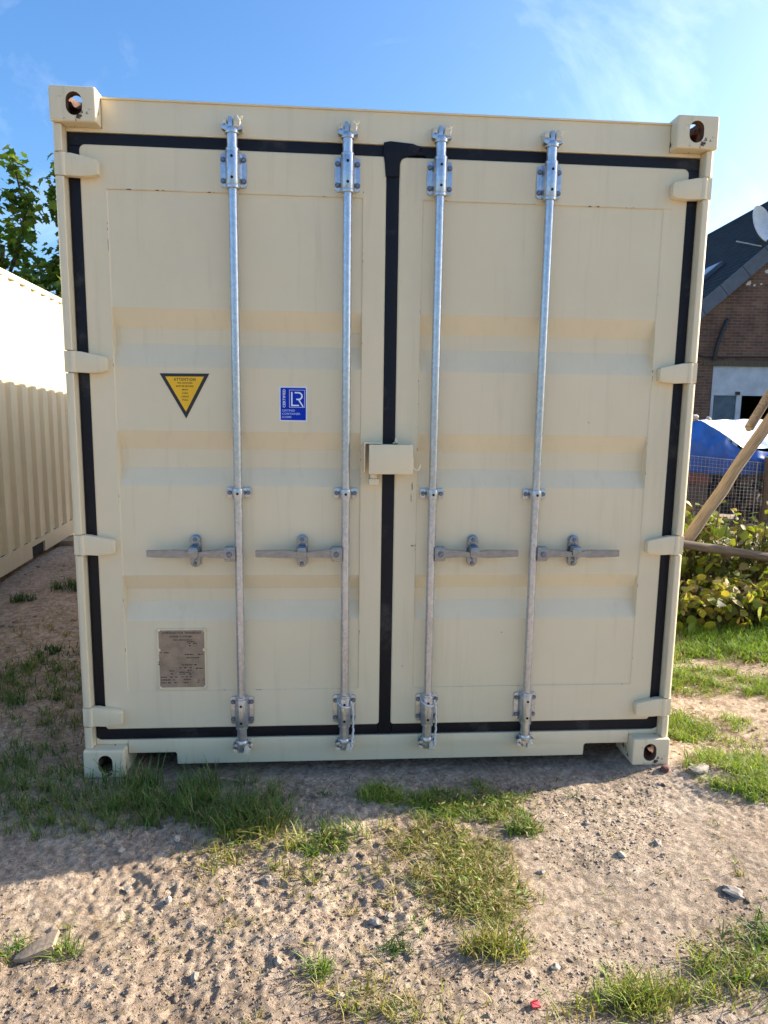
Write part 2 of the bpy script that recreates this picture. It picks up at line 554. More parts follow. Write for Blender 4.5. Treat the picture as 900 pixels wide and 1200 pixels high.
def ground_h(x, y):
    x = np.asarray(x, float); y = np.asarray(y, float)
    d = np.hypot(x - 1.0, y + 0.3)
    fade = np.clip(1.6 - d / 9.0, 0.12, 1.0)
    rough = 0.40 + 0.85 * smooth01((vnoise(x, y, 1.3, 5) + 0.25) * 1.6)
    h = 0.045 * vnoise(x, y, 0.9, 1) + 0.022 * vnoise(x, y, 2.7, 2)
    wx = x + 0.02 * vnoise(x, y, 17, 31); wy = y + 0.02 * vnoise(x, y, 17, 32)
    n3 = vnoise(wx, wy, 8.0, 3)
    n5 = vnoise(x, y, 52.0, 6)
    c1, v1 = cells(wx, wy, 22.0, 101)
    c2, v2 = cells(wx, wy, 44.0, 102)
    n6 = -np.abs(vnoise(wx, wy, 26.0, 9)) * 1.6
    n7 = vnoise(x, y, 80.0, 10)
    h = h + fade * rough * (0.014 * n3 + 0.010 * c1 * np.maximum(0, v1 - .6) + 0.008 * c2 * np.maximum(0, v2 - .4) + 0.0085 * n5 + 0.007 * n7 + 0.006 * n6 - .005)
    h = h - 0.012
    # soil pressed flat below and round the container
    inside = smooth01((x + 0.25) / 0.3) * smooth01((2.69 - x) / 0.3) * smooth01((y + 0.22) / 0.3) * smooth01((6.3 - y) / 0.3)
    h = h * (1 - 0.75 * inside) - 0.02 * inside
    for cx, cy in ((0.08, 0.09), (2.36, 0.09), (0.08, 5.97), (2.36, 5.97)):
        w = np.clip(1.6 - np.hypot(x - cx, y - cy) / 0.13, 0, 1)
        h = h * (1 - w) + 0.002 * w
    # trodden path rising a little on the right
    h = h + 0.03 * smooth01((x - 2.7) / 1.2) * smooth01((y + 0.5) / 1.0)
    # rim of loose earth by the right corner
    h = h + 0.03 * np.exp(-(((x - 2.62) / 0.16) ** 2 + ((y + 0.02) / 0.22) ** 2))
    return h

def axis_pts(lo, hi, step, mid_hi, mid_step, lo_far, hi_far):
    a = list(np.arange(lo, hi, step)) + list(np.arange(hi, mid_hi, mid_step))
    s = mid_step; v = a[-1]
    while v < hi_far:
        s *= 1.18; v += s; a.append(v)
    s = step; v = lo; pre = []
    while v > lo_far:
        s *= 1.22; v -= s; pre.append(v)
    return np.array(pre[::-1] + a)

gx = axis_pts(-0.55, 2.95, 0.007, 4.6, 0.025, -400, 400)
gy = axis_pts(-1.45, 0.25, 0.007, 3.2, 0.025, -400, 600)
GX, GY = np.meshgrid(gx, gy, indexing='xy')
GZ = ground_h(GX, GY)
nx, ny = len(gx), len(gy)
V = np.stack([GX.ravel(), GY.ravel(), GZ.ravel()], 1)
ii = (np.arange(ny - 1)[:, None] * nx + np.arange(nx - 1)[None, :]).ravel()
F = np.stack([ii, ii + 1, ii + nx + 1, ii + nx], 1)
gme = fast_mesh('ground', V, F)
ground = link('ground', gme, M['soil'])
gme.polygons.foreach_set('use_smooth', np.ones(len(gme.polygons), dtype=bool))
tag(ground, 'bare trodden earth with clods and thin grass', kind='structure')

def gz(x, y):
    return float(ground_h(np.array([x]), np.array([y]))[0])

# ------------------------------------------------------------------ main container
W, H, L = 2.438, 2.595, 6.058
YD = 0.050        # door face
YH = 0.052        # header and sill face

def boolean_casting(flip, top):
    """hollow corner casting; flip mirrors it in x. Origin at its outer front lower corner."""
    def tmp(mb):
        o = mb.build('tmp', M['cream_worn'], None, None); return o
    mb = MB(); mb.box(0, .162, 0, .178, 0, .118, .010, 4); body = tmp(mb)
    mb = MB(); mb.box(.028, .134, .028, .150, .026, .092, .01, 2); cav = tmp(mb)
    mb = MB(); mb.prism(stadium(.056, .078, 8, .087, .059), 'y', -.05, .06); h1 = tmp(mb)
    mb = MB(); mb.prism(stadium(.056, .078, 8, .089, .059), 'x', -.05, .06); h2 = tmp(mb)
    mb = MB()
    zc = (.06, .2) if top else (-.06, .05)
    mb.prism([(p[0], p[1]) for p in stadium(.064, .11, 8, .08, .089)], 'z', *zc); h3 = tmp(mb)
    for c in (cav, h1, h2, h3):
        c.data.materials.clear(); c.data.materials.append(M['rust'])
        md = body.modifiers.new('b', 'BOOLEAN'); md.operation = 'DIFFERENCE'; md.object = c; md.solver = 'EXACT'
        md.material_mode = 'TRANSFER'
    dg = bpy.context.evaluated_depsgraph_get()
    me = bpy.data.meshes.new_from_object(body.evaluated_get(dg))
    for c in (body, cav, h1, h2, h3):
        bpy.data.objects.remove(c)
    if flip:
        for v in me.vertices: v.co.x = .162 - v.co.x
        me.flip_normals()
    return me

box = empty('shipping_container', (0, 0, 0))
tag(box, 'cream shipping container seen on its closed double doors with galvanised locking bars', 'shipping container')
cast_mesh = {(f, t): boolean_casting(f, t) for f in (0, 1) for t in (0, 1)}
for f in (0, 1):
    for t in (0, 1):
        o = link('corner_casting', cast_mesh[(f, t)], None, box, 30)
        o.location = (W - .162 if f else 0, 0, H - .118 if t else 0)
        # far end: turned half round
        o2 = bpy.data.objects.new('corner_casting', cast_mesh[(1 - f, t)]); col.objects.link(o2); o2.parent = box
        o2.location = (W if f else .162, L, H - .118 if t else 0)
        o2.rotation_euler = (0, 0, math.pi)

def post_profile(side):
    arc = [(0.002, .040)]
    pts = [(0.0, .178), (0.0, .034)]
    for k in range(1, 6):
        a = math.pi + (math.pi / 2) * k / 5
        pts.append((.018 + .018 * math.cos(a), .034 + .018 * math.sin(a)))
    pts += [(.0305, .016), (.0335, .019), (.037, .068), (.037, .178)]
    if side: pts = [(W - x, y) for x, y in pts][::-1]
    return pts
HZ = (2.342, 1.650, 0.955, 0.252)   # hinge heights
for s in (0, 1):
    mb = MB()
    cuts = [.1185]
    for z in sorted(HZ):
        cuts += [z - .0405, z + .0405]
    cuts.append(H - .1185)
    for k in range(0, len(cuts), 2):
        mb.prism(post_profile(s), 'z', cuts[k] + .002, cuts[k + 1] - .002)
    # full-height inner core behind the hinge gaps
    x0, x1 = (.004, .036) if not s else (W - .036, W - .004)
    mb.box(x0, x1, .045, .170, .119, H - .119)
    mb.build('corner_post', M['cream'], box, 40)
# sill with its two lifting notches
mb = MB()
sill = [(.164, .027), (.164, .079), (.172, .079), (.354, .079), (.358, .075), (.360, .027), (2.078, .027), (2.080, .075), (2.084, .079), (2.266, .079), (2.274, .079), (2.274, .138), (.164, .138)]
sill[0] = (.164, .079); sill[1] = (.164, .079)
sill = [(.164, .079), (.352, .079), (.358, .073), (.360, .027), (2.078, .027), (2.080, .073), (2.086, .079), (2.274, .079), (2.274, .137), (.164, .137)]
mb.prism(sill, 'y', YH, .16, .004)
mb.build('door_sill', M['cream'], box, 40)
for s in (0, 1):
    mb = MB()
    mb.prism([(x if not s else W - x, z) for x, z in ((.037, .1185), (.1635, .1185), (.1635, .137), (.060, .1375), (.037, .150))], 'y', YH + .002, .12, .003)
    mb.build('sill_gusset', M['cream'], box, 40)
mb = MB()
mb.prism([(.037, 2.463), (W - .037, 2.463), (W - .037, 2.4765), (W - .1635, 2.4765), (W - .1635, 2.574), (.1635, 2.574), (.1635, 2.4765), (.037, 2.4765)], 'y', YH, .15, .003)
mb.box(.1635, W - .1635, YH - .006, .2, 2.574, 2.580, .001)
mb.build('door_header', M['cream'], box, 40)
# roof, sides, back, floor
def corrugated(length, z0, z1, x, out, pitch=.278, depth=.030, y0=.18, sgn=1):
    """vertical trapezoid corrugation along y as a sheet"""
    prof = []; y = y0; e = y0 + length
    while y < e - 1e-6:
        for dy, dx in ((0, 0), (.104, 0), (.139, 1), (.139 + .104, 1)):
            if y + dy < e: prof.append((y + dy, dx))
        y += pitch
    prof.append((e, 0))
    V, F = [], []
    for k, (yy, dx) in enumerate(prof):
        xx = x + sgn * dx * depth
        V += [(xx, yy, z0), (xx, yy, z1)]
        if k: F.append((2 * k - 2, 2 * k, 2 * k + 1, 2 * k - 1))
    return V, F
def sheet(name, V, F, mat, parent, thick=.003):
    me = bpy.data.meshes.new(name); me.from_pydata(V, [], F); me.update()
    o = link(name, me, mat, parent)
    md = o.modifiers.new('s', 'SOLIDIFY'); md.thickness = thick; md.offset = 0
    return o
def container_shell(parent, mat):
    for s in (0, 1):
        V, F = corrugated(L - .36, .165, H - .062, .010 if not s else W - .010, 0, sgn=1 if not s else -1)
        sheet('side_wall', V, F, mat, parent)
        x0, x1 = (.004, .064) if not s else (W - .064, W - .004)
        mb = MB(); mb.box(x0, x1, .180, L - .180, H - .062, H - .012, .004); mb.build('top_rail', mat, parent)
        # bottom rail with two forklift pockets
        e = .0125
        pts = [(.180, e), (1.90, e), (1.90, .118), (2.26, .118), (2.26, e), (3.798, e), (3.798, .118), (4.158, .118), (4.158, e), (L - .180, e), (L - .180, .165), (.180, .165)]
        mb = MB(); mb.prism(pts, 'x', x0 + (.0 if not s else .04), x1 - (.04 if not s else .0)); mb.build('bottom_rail', mat, parent)
        for a in (1.90, 3.798):
            mb = MB(); mb.box(x0 + .022, x1 - .022, a + .002, a + .358, .02, .116); mb.build('fork_pocket', M['dark'], parent)
    V, F = corrugated(L - .3, .06, W - .06, H - .028, 0, pitch=.209, depth=-.018, y0=.15)
    V = [(z, y, x) for x, y, z in V]
    sheet('roof', V, F, mat, parent)
    mb = MB(); mb.box(.06, W - .06, .16, L - .06, .13, .155); mb.build('floor', M['timber_dark'], parent)
    mb = MB(); mb.box(.04, W - .04, L - .055, L - .02, .119, H - .119); mb.build('end_wall', mat, parent)
container_shell(box, M['cream_side'])
for a in (.5, 1.1, 1.7, 2.7, 3.3, 4.5, 5.1):
    mb = MB(); mb.box(.07, W - .07, a, a + .05, .03, .128); mb.build('cross_member', M['cream_side'], box)

# ---- doors
BANDS = ((1.855, 1.782, 1.725, 1.640), (1.398, 1.327, 1.255, 1.185), (.827, .766, .715, .640))
ZT, ZB = 2.421, .185
P_TOP, P_BOT = 2.272, .345
def make_door(xL, xR, pL, pR, r_tl, r_tr):
    b = bmesh.new()
    def loop(off, y):
        pts = []
        for cx, cz, a0, rr in ((xR, ZT, 0, r_tr), (xL, ZT, 90, r_tl), (xL, ZB, 180, .012), (xR, ZB, 270, .012)):
            ox = cx - rr if cx == xR else cx + rr
            oz = cz - rr if cz == ZT else cz + rr
            for k in range(7):
                a = R(a0 + 90 * k / 6)
                q = rr - off
                pts.append(b.verts.new((ox + q * math.cos(a), y, oz + q * math.sin(a))))
        return pts
    o1, o2, o3 = loop(.004, YD), loop(.0, YD + .004), loop(0, YD + .045)
    N = len(o1)
    for p, q in ((o1, o2), (o2, o3)):
        for k in range(N):
            b.faces.new((p[k], p[(k + 1) % N], q[(k + 1) % N], q[k]))
    b.faces.new(o3)
    for k in range(N):
        try: b.edges.new((o1[k], o1[(k + 1) % N]))
        except ValueError: pass
    # panel outline
    yp = YD + .0035; dep = .028
    zs = [(ZT - .02 if False else P_TOP + .125, 0.0), (P_TOP, 0.0)]
    rows = [(2.398, 0.0)]
    rows += [(P_TOP, 0.0)]
    for (a, c, d, e) in BANDS:
        rows += [(a, 0.0), (c, dep), (d, dep), (e, 0.0)]
    rows += [(P_BOT, 0.0), (.208, 0.0)]
    # only the part between P_TOP and P_BOT is the pressed panel; above and below are flat rails flush with the frame
    rows = [(P_TOP, 0.0)] + [r for band in BANDS for r in ((band[0], 0.0), (band[1], dep), (band[2], dep), (band[3], 0.0))] + [(P_BOT, 0.0)]
    fl = [b.verts.new((pL, YD, z)) for z, _ in rows]
    fr = [b.verts.new((pR, YD, z)) for z, _ in rows]
    lc = .004
    pl = [b.verts.new((pL + lc, yp + d, z)) for z, d in rows]
    pr = [b.verts.new((pR - lc, yp + d, z)) for z, d in rows]
    for k in range(len(rows) - 1):
        b.faces.new((fl[k], fl[k + 1], pl[k + 1], pl[k]))
        b.faces.new((pr[k], pr[k + 1], fr[k + 1], fr[k]))
        b.faces.new((pl[k], pl[k + 1], pr[k + 1], pr[k]))
    b.faces.new((fl[0], pl[0], pr[0], fr[0]))
    b.faces.new((fl[-1], fr[-1], pr[-1], pl[-1]))
    inner = fl + fr[::-1]
    edges = []
    for lp in (o1, inner):
        for k in range(len(lp)):
            e = b.edges.get((lp[k], lp[(k + 1) % len(lp)]))
            if e is None: e = b.edges.new((lp[k], lp[(k + 1) % len(lp)]))
            edges.append(e)
    bmesh.ops.triangle_fill(b, edges=edges, use_beauty=True, use_dissolve=False, normal=(0, -1, 0))
    bmesh.ops.recalc_face_normals(b, faces=list(b.faces))
    me = bpy.data.meshes.new('door'); b.to_mesh(me); b.free()
    return me

DOORS = []
for s in (0, 1):
    if not s: xs = (.079, 1.192, .170, 1.106, .022, .006)
    else: xs = (1.241, W - .079, 1.330, W - .170, .026, .022)
    d = link('door', make_door(*xs), M['cream'], box)
    DOORS.append(d)
    tag(d, 'left door leaf with a yellow warning triangle and a blue sticker' if not s else 'right door leaf carrying the lock box')
    xL, xR, pL, pR = xs[:4]
    # weld seams round the pressed panel
    mb = MB()
    yq = YD + .0012
    mb.tube([(pL - .001, yq, P_BOT), (pL - .001, yq, 2.40)], .0016, 6)
    mb.tube([(pR + .001, yq, P_BOT), (pR + .001, yq, 2.40)], .0016, 6)
    mb.tube([(pL, yq, P_TOP), (pR + (.03 if s else 0), yq, P_TOP)], .0022, 6)
    mb.tube([(pL, yq, P_BOT), (pR, yq, P_BOT)], .0014, 6)
    mb.build('weld_seam', M['cream_worn'], d, 60)

# ---- black rubber gasket of both doors, one strip each
def gasket(pts, d, y0=.0545, y1=.075):
    mb = MB(); mb.prism(pts, 'y', y0, y1, .004)
    return mb.build('gasket', M['rubber'], d, 50)
gasket([(.038, .190), (.0865, .190), (.0865, .300), (.0875, .37), (.0835, .375), (.083, 1.2), (.0845, 1.9), (.083, 2.416), (.038, 2.416)], DOORS[0])
gasket([(.0385, 2.4165), (1.187, 2.4165), (1.187, 2.461), (.0385, 2.461)], DOORS[0], .0548)
gasket([(.0385, .140), (1.187, .140), (1.187, .1895), (.0385, .1895)], DOORS[0], .0548)
gasket([(1.1885, .1405), (1.2445, .1405), (1.2445, .28), (1.2415, .31), (1.2435, 1.5), (1.243, 2.30), (1.246, 2.38), (1.27, 2.43), (1.34, 2.430), (1.315, 2.4605), (1.1885, 2.4605)], DOORS[1], .0535)
gasket([(1.342, 2.4165), (W - .0385, 2.4165), (W - .0385, 2.460), (1.318, 2.460)], DOORS[1], .0548)
gasket([(1.246, .1405), (W - .0385, .1405), (W - .0385, .1895), (1.246, .1895)], DOORS[1], .0548)
gasket([(W - .083, .190), (W - .038, .190), (W - .038, 2.416), (W - .083, 2.416), (W - .0845, 1.4), (W - .0835, .52), (W - .0885, .515), (W - .089, .33)], DOORS[1])
# torn flaps of sealing strip over the top of the seam
mb = MB()
mb.prism([(1.181, 2.469), (1.205, 2.474), (1.290, 2.468), (1.322, 2.456), (1.300, 2.428), (1.250, 2.420), (1.238, 2.395), (1.236, 2.35), (1.189, 2.35), (1.184, 2.40), (1.180, 2.425)], 'y', .0465, .0533, .002)
mb.build('gasket', M['rubber'], DOORS[1], 50)

# ---- hinges
def hinge(s, z):
    mb = MB()
    m4 = Matrix.Identity(4) if not s else (Matrix.Translation((W, 0, 0)) @ Matrix.Scale(-1, 4, (1, 0, 0)))
    mb.prism([(.001, -.038), (.050, -.039), (.090, -.041), (.140, -.036), (.152, -.030), (.154, .012), (.148, .020), (.095, .031), (.060, .038), (.001, .039)], 'y', .0185, .0495, .004, mat4=Matrix.Translation((0, 0, z)))
    mb.tube([(.030, .030, z - .0392), (.030, .030, z + .0392)], .016, 12)
    bmesh.ops.transform(mb.bm, matrix=m4, verts=list(mb.bm.verts))
    if s: bmesh.ops.reverse_faces(mb.bm, faces=list(mb.bm.faces))
    return mb.build('hinge', M['cream'], DOORS[s], 45)
for s in (0, 1):
    for z in HZ:
        hinge(s, z)

# ---- locking bars
YB = .021
BOLT = {}
def bolts(pts, y, r, parent):
    for x, z in pts:
        if r not in BOLT:
            mb = MB(); bolt_head(mb, r); BOLT[r] = mb.mesh('bolt'); BOLT[r].materials.append(M['bolt'])
        o = bpy.data.objects.new('bolt', BOLT[r]); col.objects.link(o); o.parent = parent; o.location = (x, y, z)
        o.rotation_euler = (0, x * 37 + z * 11, 0)
HOLE = []
def hole_shade(x, y, z, parent):
    if not HOLE:
        mb = MB(); mb.lathe([(.0052, 0), (.0052, -.0009)], (0, 0, 0), 'y', 12); HOLE.append(mb.mesh('bracket_hole')); HOLE[0].materials.append(M['hole'])  # black disc on the surface; the hole's shade is in its colour
    o = bpy.data.objects.new('bracket_hole', HOLE[0]); col.objects.link(o); o.parent = parent; o.location = (x, y, z)
def bolt_head(mb, r, y=0.0):
    for x, z in ((0, 0),):
        mb.lathe([(r, y), (r, y - .005), (r * .8, y - .0068)], (x, 0, z), 'y', 6)
        mb.lathe([(r * 1.35, y + .0005), (r * 1.35, y - .0012)], (x, 0, z), 'y', 12)

def bar_parts(x, sgn):
    """sgn -1: handle to the left"""
    bar = MB()
    bar.tube([(x, YB, .118), (x, YB, 2.482)], .0168, 20)
    barO = bar.build('locking_bar', M['galv'], box, 50)
    for zc, dirz in ((2.347, 1), (.262, -1)):
        mb = MB()
        mb.prism(rrect(x - .047, x + .047, zc - .059, zc + .059, .012), 'y', .0405, .0495, .0015)
        mb.prism([(x - .030, .041), (x - .0235, .030), (x - .0235, .012), (x - .015, -.0015), (x, -.006), (x + .015, -.0015), (x + .0235, .012), (x + .0235, .030), (x + .030, .041)], 'z', zc - .058, zc + .058, .001)
        for e in (-1, 1):
            mb.lathe([(.019, -.007), (.0245, -.006), (.0255, 0), (.0245, .006), (.019, .007)], (x, YB, zc + e * .062), 'z', 20)
        br = mb.build('bar_bracket', M['galv'], barO, 45)
        bolts([(x + a, zc + c) for a in (-.037, .037) for c in (-.037, .037)], .0405, .0075, barO)
        for c in (-.036, .036):
            hole_shade(x, -.0055, zc + c, barO)
        # neck and cam
        z1 = zc + dirz * .066; z2 = zc + dirz * .125
        mb = MB()
        lo, hi = min(z1, z2), max(z1, z2)
        mb.tube([(x, YB, lo), (x, YB, hi)], .0195, 18)
        zc2 = zc + dirz * .140
        mb.lathe([(.013, -.012), (.024, -.010), (.026, .0), (.022, .010), (.012, .014)], (x, YB, zc2 - dirz * .012), 'z', 18)
        for e in (-1, 1):
            mb.prism([(0, -.012), (e * .020, -.016), (e * .036, -.010), (e * .037, .004), (e * .026, .010), (e * .010, .006)], 'y', .004, .036, .003,
                     mat4=Matrix.Translation((x, 0, zc2)))
        mb.prism([(-.009, -.014), (.009, -.014), (.007, .026), (-.007, .026)], 'y', .002, .030, .003, mat4=Matrix.Translation((x - .004, 0, zc2 + (.006 if dirz > 0 else -.012))))
        mb.build('cam', M['galv'], barO, 45)
        # keeper on header or sill
        mb = MB()
        zk = zc2 + dirz * .014
        mb.prism(rrect(x - .034, x + .037, zk - .024, zk + .024, .006), 'y', .043, YH - .0005, .002)
        mb.prism([(x + .006, zk - .016), (x + .030, zk - .020), (x + .033, zk + .002), (x + .022, zk + .022), (x + .012, zk + .018)], 'y', -.002, .043, .004)
        mb.prism([(x - .034, zk - .014), (x - .018, zk - .016), (x - .017, zk + .010), (x - .028, zk + .015), (x - .035, zk + .006)], 'y', .004, .043, .004)
        mb.tube([(x + .030, .012, zk + .012), (x + .039, .008, zk + .020)], .004, 8)
        mb.build('cam_keeper', M['zinc_keeper'], barO, 40)
    # guide half way
    zg = 1.161
    mb = MB()
    mb.prism(rrect(x - .048, x + .048, zg - .020, zg + .020, .008), 'y', .0415, .0495, .002)
    mb.prism([(x - .028, .042), (x - .021, .034), (x - .021, .010), (x - .012, -.0005), (x, -.0035), (x + .012, -.0005), (x + .021, .010), (x + .021, .034), (x + .028, .042)], 'z', zg - .019, zg + .019, .002)
    mb.build('bar_guide', M['galv'], barO, 45)
    bolts([(x - .036, zg), (x + .036, zg)], .0415, .0066, barO)
    hole_shade(x, -.0033, zg, barO)
    # handle
    zh = .926
    mb = MB()
    q = lambda a: x + sgn * a
    def P(pts, y0, y1, bev):
        pp = [(q(a), c) for a, c in pts]
        if sgn > 0: pass
        mb.prism(pp, 'y', y0, y1, bev)
    P([(.012, zh - .033), (.052, zh - .032), (.058, zh - .022), (.058, zh + .018), (.050, zh + .025), (.012, zh + .025)], .000, .034, .004)
    lever = mb
    # twisted lever: grip flat
    secs = [(.050, .017, .006, .014), (.085, .016, .006, .012), (.120, .013, .009, .009), (.150, .009, .012, .006), (.172, .010, .012, .003), (.195, .012, .010, .002), (.215, .0155, .006, .003), (.232, .0165, .006, .004), (.352, .0135, .0055, .006)]
    bb = bmesh.new(); rings = []
    for a, hz, hy, yc in secs:
        drop = -.004 + .003 * (a / .355)
        rings.append([bb.verts.new((q(a), yc + sy * hy, zh + drop + sz * hz)) for sy, sz in ((-1, -1), (1, -1), (1, 1), (-1, 1))])
    for i in range(len(rings) - 1):
        for k in range(4):
            bb.faces.new((rings[i][k], rings[i][(k + 1) % 4], rings[i + 1][(k + 1) % 4], rings[i + 1][k]))
    bb.faces.new(rings[0]); bb.faces.new(rings[-1])
    bmesh.ops.recalc_face_normals(bb, faces=list(bb.faces))
    bmesh.ops.bevel(bb, geom=list(bb.edges), offset=.0018, segments=2, affect='EDGES')
    mb._merge(bb)
    mb.build('handle', M['galv_handle'], barO, 40)
    bolts([(q(.036), zh - .004)], .0, .009, barO)
    # catch
    mb = MB(); hx = q(.171)
    mb.prism(stadium(.044, .130, 8, hx, zh + .003), 'y', .0445, .0497, .0015)
    mb.prism(stadium(.040, .055, 8, hx + .001, zh + .038), 'y', .030, .0445, .003)
    mb.prism(stadium(.040, .055, 8, hx - .002, zh - .033), 'y', .030, .0445, .003)
    mb.prism([(hx - .019, zh - .004), (hx - .012, zh - .016), (hx + .006, zh - .021), (hx + .017, zh - .012), (hx + .021, zh + .006), (hx + .016, zh + .028), (hx - .016, zh + .028), (hx - .020, zh + .012)], 'y', -.016, .030, .008)
    mb.box(hx - .008, hx + .004, -.010, .03, zh - .030, zh - .016, .003)
    mb.build('handle_catch', M['galv_handle'], barO, 40)
    bolts([(hx, zh + .051), (hx - .002, zh - .046)], .030, .0062, barO)
    return barO
for x, sg in ((.630, -1), (1.047, -1), (1.391, 1), (1.808, 1)):
    bar_parts(x, sg)

# ---- lock box over the seam
mb = MB()
# open-backed cover: front plate, top, bottom and right cheek
mb.box(1.135, 1.305, -.022, -.016, 1.243, 1.357, .003)
mb.box(1.137, 1.303, -.016, .0495, 1.349, 1.356, .001)
mb.box(1.297, 1.3025, -.016, .0495, 1.2445, 1.349, .001)
mb.box(1.250, 1.297, -.016, .0495, 1.2445, 1.2495, .001)
lb = mb.build('lock_box', M['cream'], DOORS[1], 40)
mb = MB()
mb.tube([(1.306, -.006, 1.268), (1.318, -.008, 1.258), (1.328, -.008, 1.260), (1.333, -.008, 1.270), (1.333, -.008, 1.280)], .0042, 8)
mb.box(1.3030, 1.3090, -.014, .012, 1.258, 1.302, .002)
mb.build('hook', M['cream'], lb, 40)
mb = MB()
mb.prism([(1.236, 1.3565), (1.228, 1.362), (1.236, 1.366), (1.239, 1.385), (1.246, 1.372), (1.250, 1.358)], 'y', .010, .030, .002)
mb.build('lug', M['cream_worn'], lb, 40)
mb = MB()
mb.box(1.116, 1.1215, -.004, .0495, 1.247, 1.364, .001)
mb.box(1.1215, 1.186, -.003, .0495, 1.3585, 1.364, .001)
mb.box(1.137, 1.178, .008, .0495, 1.196, 1.222, .004)
mb.box(1.143, 1.170, .012, .046, 1.222, 1.336, .003)
mb.build('lock_bracket', M['cream'], DOORS[0], 40)

# ---- stickers and plate on the left door
YP = YD + .0035   # panel face between the bands
mb = MB()
A, B_, C_ = (.3385, 1.6145), (.5245, 1.6165), (.4335, 1.4455)
mb.prism([A, B_, C_], 'y', YP - .0016, YP - .0002)
ws = mb.build('warning_sign', M['st_black'], DOORS[0], None)
tag(ws, 'yellow warning triangle with a black border pointing down')
g = Vector(((A[0] + B_[0] + C_[0]) / 3, 0, (A[1] + B_[1] + C_[1]) / 3))
ins = [(g.x + (p[0] - g.x) * .78, g.z + .001 + (p[1] - g.z) * .78) for p in (A, B_, C_)]
mb = MB(); mb.prism(ins, 'y', YP - .0021, YP - .0017)
mb.build('sign_face', M['st_yellow'], ws, None)
mb = MB()
text_into(mb, 'ATTENTION', .015, g.x, YP - .0025, 1.5925, 1.25, .082)
for k, (wd, zz) in enumerate(((.058, 1.5795), (.066, 1.5675), (.022, 1.5545), (.022, 1.5415), (.028, 1.5285), (.022, 1.516))):
    t = ('THIS CONTAINER', 'MUST BE SECURED', 'MAX', 'LOAD', 'CHECK', 'FULL')[k]
    text_into(mb, t, .0085, g.x, YP - .0025, zz, 1.15, wd)
mb.build('lettering', M['st_black'], ws, None)

X0, X1, Z0, Z1 = .789, .896, 1.4395, 1.5735
mb = MB(); mb.prism([(X0, Z0), (X1, Z0), (X1, Z1), (X0, Z1)], 'y', YP - .0016, YP - .0002)
st = mb.build('certificate_sticker', M['st_white'], DOORS[0], None)
mb = MB(); mb.prism([(X0 + .005, Z0 + .005), (X1 - .005, Z0 + .005), (X1 - .005, Z1 - .005), (X0 + .005, Z1 - .005)], 'y', YP - .0021, YP - .0017)
mb.build('sticker_face', M['st_blue'], st, None)
mb = MB()
STRK = [0]
def strk(pts, w=.0036):
    for (x0, z0), (x1, z1) in zip(pts[:-1], pts[1:]):
        STRK[0] += 1; dy = .000012 * STRK[0]
        d = Vector((x1 - x0, z1 - z0)); d.normalize(); nn = Vector((-d.y, d.x)) * w / 2; e = d * w / 2
        mb.prism([(x0 - e.x + nn.x, z0 - e.y + nn.y), (x1 + e.x + nn.x, z1 + e.y + nn.y), (x1 + e.x - nn.x, z1 + e.y - nn.y), (x0 - e.x - nn.x, z0 - e.y - nn.y)], 'y', YP - .0025 - dy, YP - .0022)
lx, lz = .828, 1.488
strk([(lx + .009, lz + .062), (lx + .009, lz + .013), (lx + .034, lz + .013)], .0055)
rx = lx + .023
strk([(rx, lz + .062), (rx + .013, lz + .062)], .0055)
arc = [(rx + .013 + .012 * math.cos(a), lz + .049 + .0125 * math.sin(a)) for a in [R(90 - 180 * k / 8) for k in range(9)]]
strk(arc, .0055)
strk([(rx + .013, lz + .0365), (rx + .006, lz + .0365)], .0055)
strk([(rx + .012, lz + .036), (rx + .028, lz + .011)], .0055)
fr_ = [(lx, lz + .006), (lx + .058, lz + .006), (lx + .058, lz + .072), (lx, lz + .072), (lx, lz + .006)]
strk(fr_, .0014)
text_into(mb, 'CERTIFIED', .014, .808, YP - .0025, 1.5275, 1.1, .070, turn=R(-90))
mb.build('logo', M['st_white'], st, None)
mb = MB()
for k, (t, wd) in enumerate((('CERTIFIED', .050), ('CONTAINER', .070), ('SCHEME', .036))):
    text_into(mb, t, .0105, .799 + wd / 2, YP - .0025, 1.481 - k * .0125, 1.1, wd)
mb.build('lettering', M['st_pale'], st, None)

# data plate
X0, X1, Z0, Z1 = .2935, .4875, .353, .609
mb = MB()
mb.prism(rrect(X0, X1, Z0, Z1, .003), 'y', YP - .0045, YP - .0003, .001)
dp = mb.build('data_plate', M['cream_worn'], DOORS[0], None)
tag(dp, 'small brown metal data plate with printed lines')
mb = MB(); mb.prism(rrect(X0 + .008, X1 - .006, Z0 + .009, Z1 - .007, .002), 'y', YP - .0055, YP - .0046, .0003)
mb.build('plate_face', M['plate'], dp, None)
mb = MB()
for x, z in ((X0 + .008, Z1 - .006), (X1 - .006, Z1 - .006), (X0 + .008, Z0 + .008), (X1 - .006, Z0 + .009), (X0 + .007, .52), (X1 - .006, .52)):
    mb = MB(); mb.lathe([(.0075, YP - .0056), (.0068, YP - .0078), (.004, YP - .0092)], (x, 0, z), 'y', 10)
    mb.build('rivet', M['cream_worn'], dp, 60)
mb = MB()
cxp = (X0 + X1) / 2; yt = YP - .0058
text_into(mb, 'APPROVED FOR TRANSPORT', .0125, cxp + .002, yt, Z1 - .018, 1.05, .158)
text_into(mb, 'UNDER CUSTOMS', .0105, cxp - .002, yt, Z1 - .033, 1.05, .090)
text_into(mb, 'SEAL AND CARGO', .0095, cxp + .006, yt, Z1 - .047, 1.05, .075)
rnd = random.Random(4)
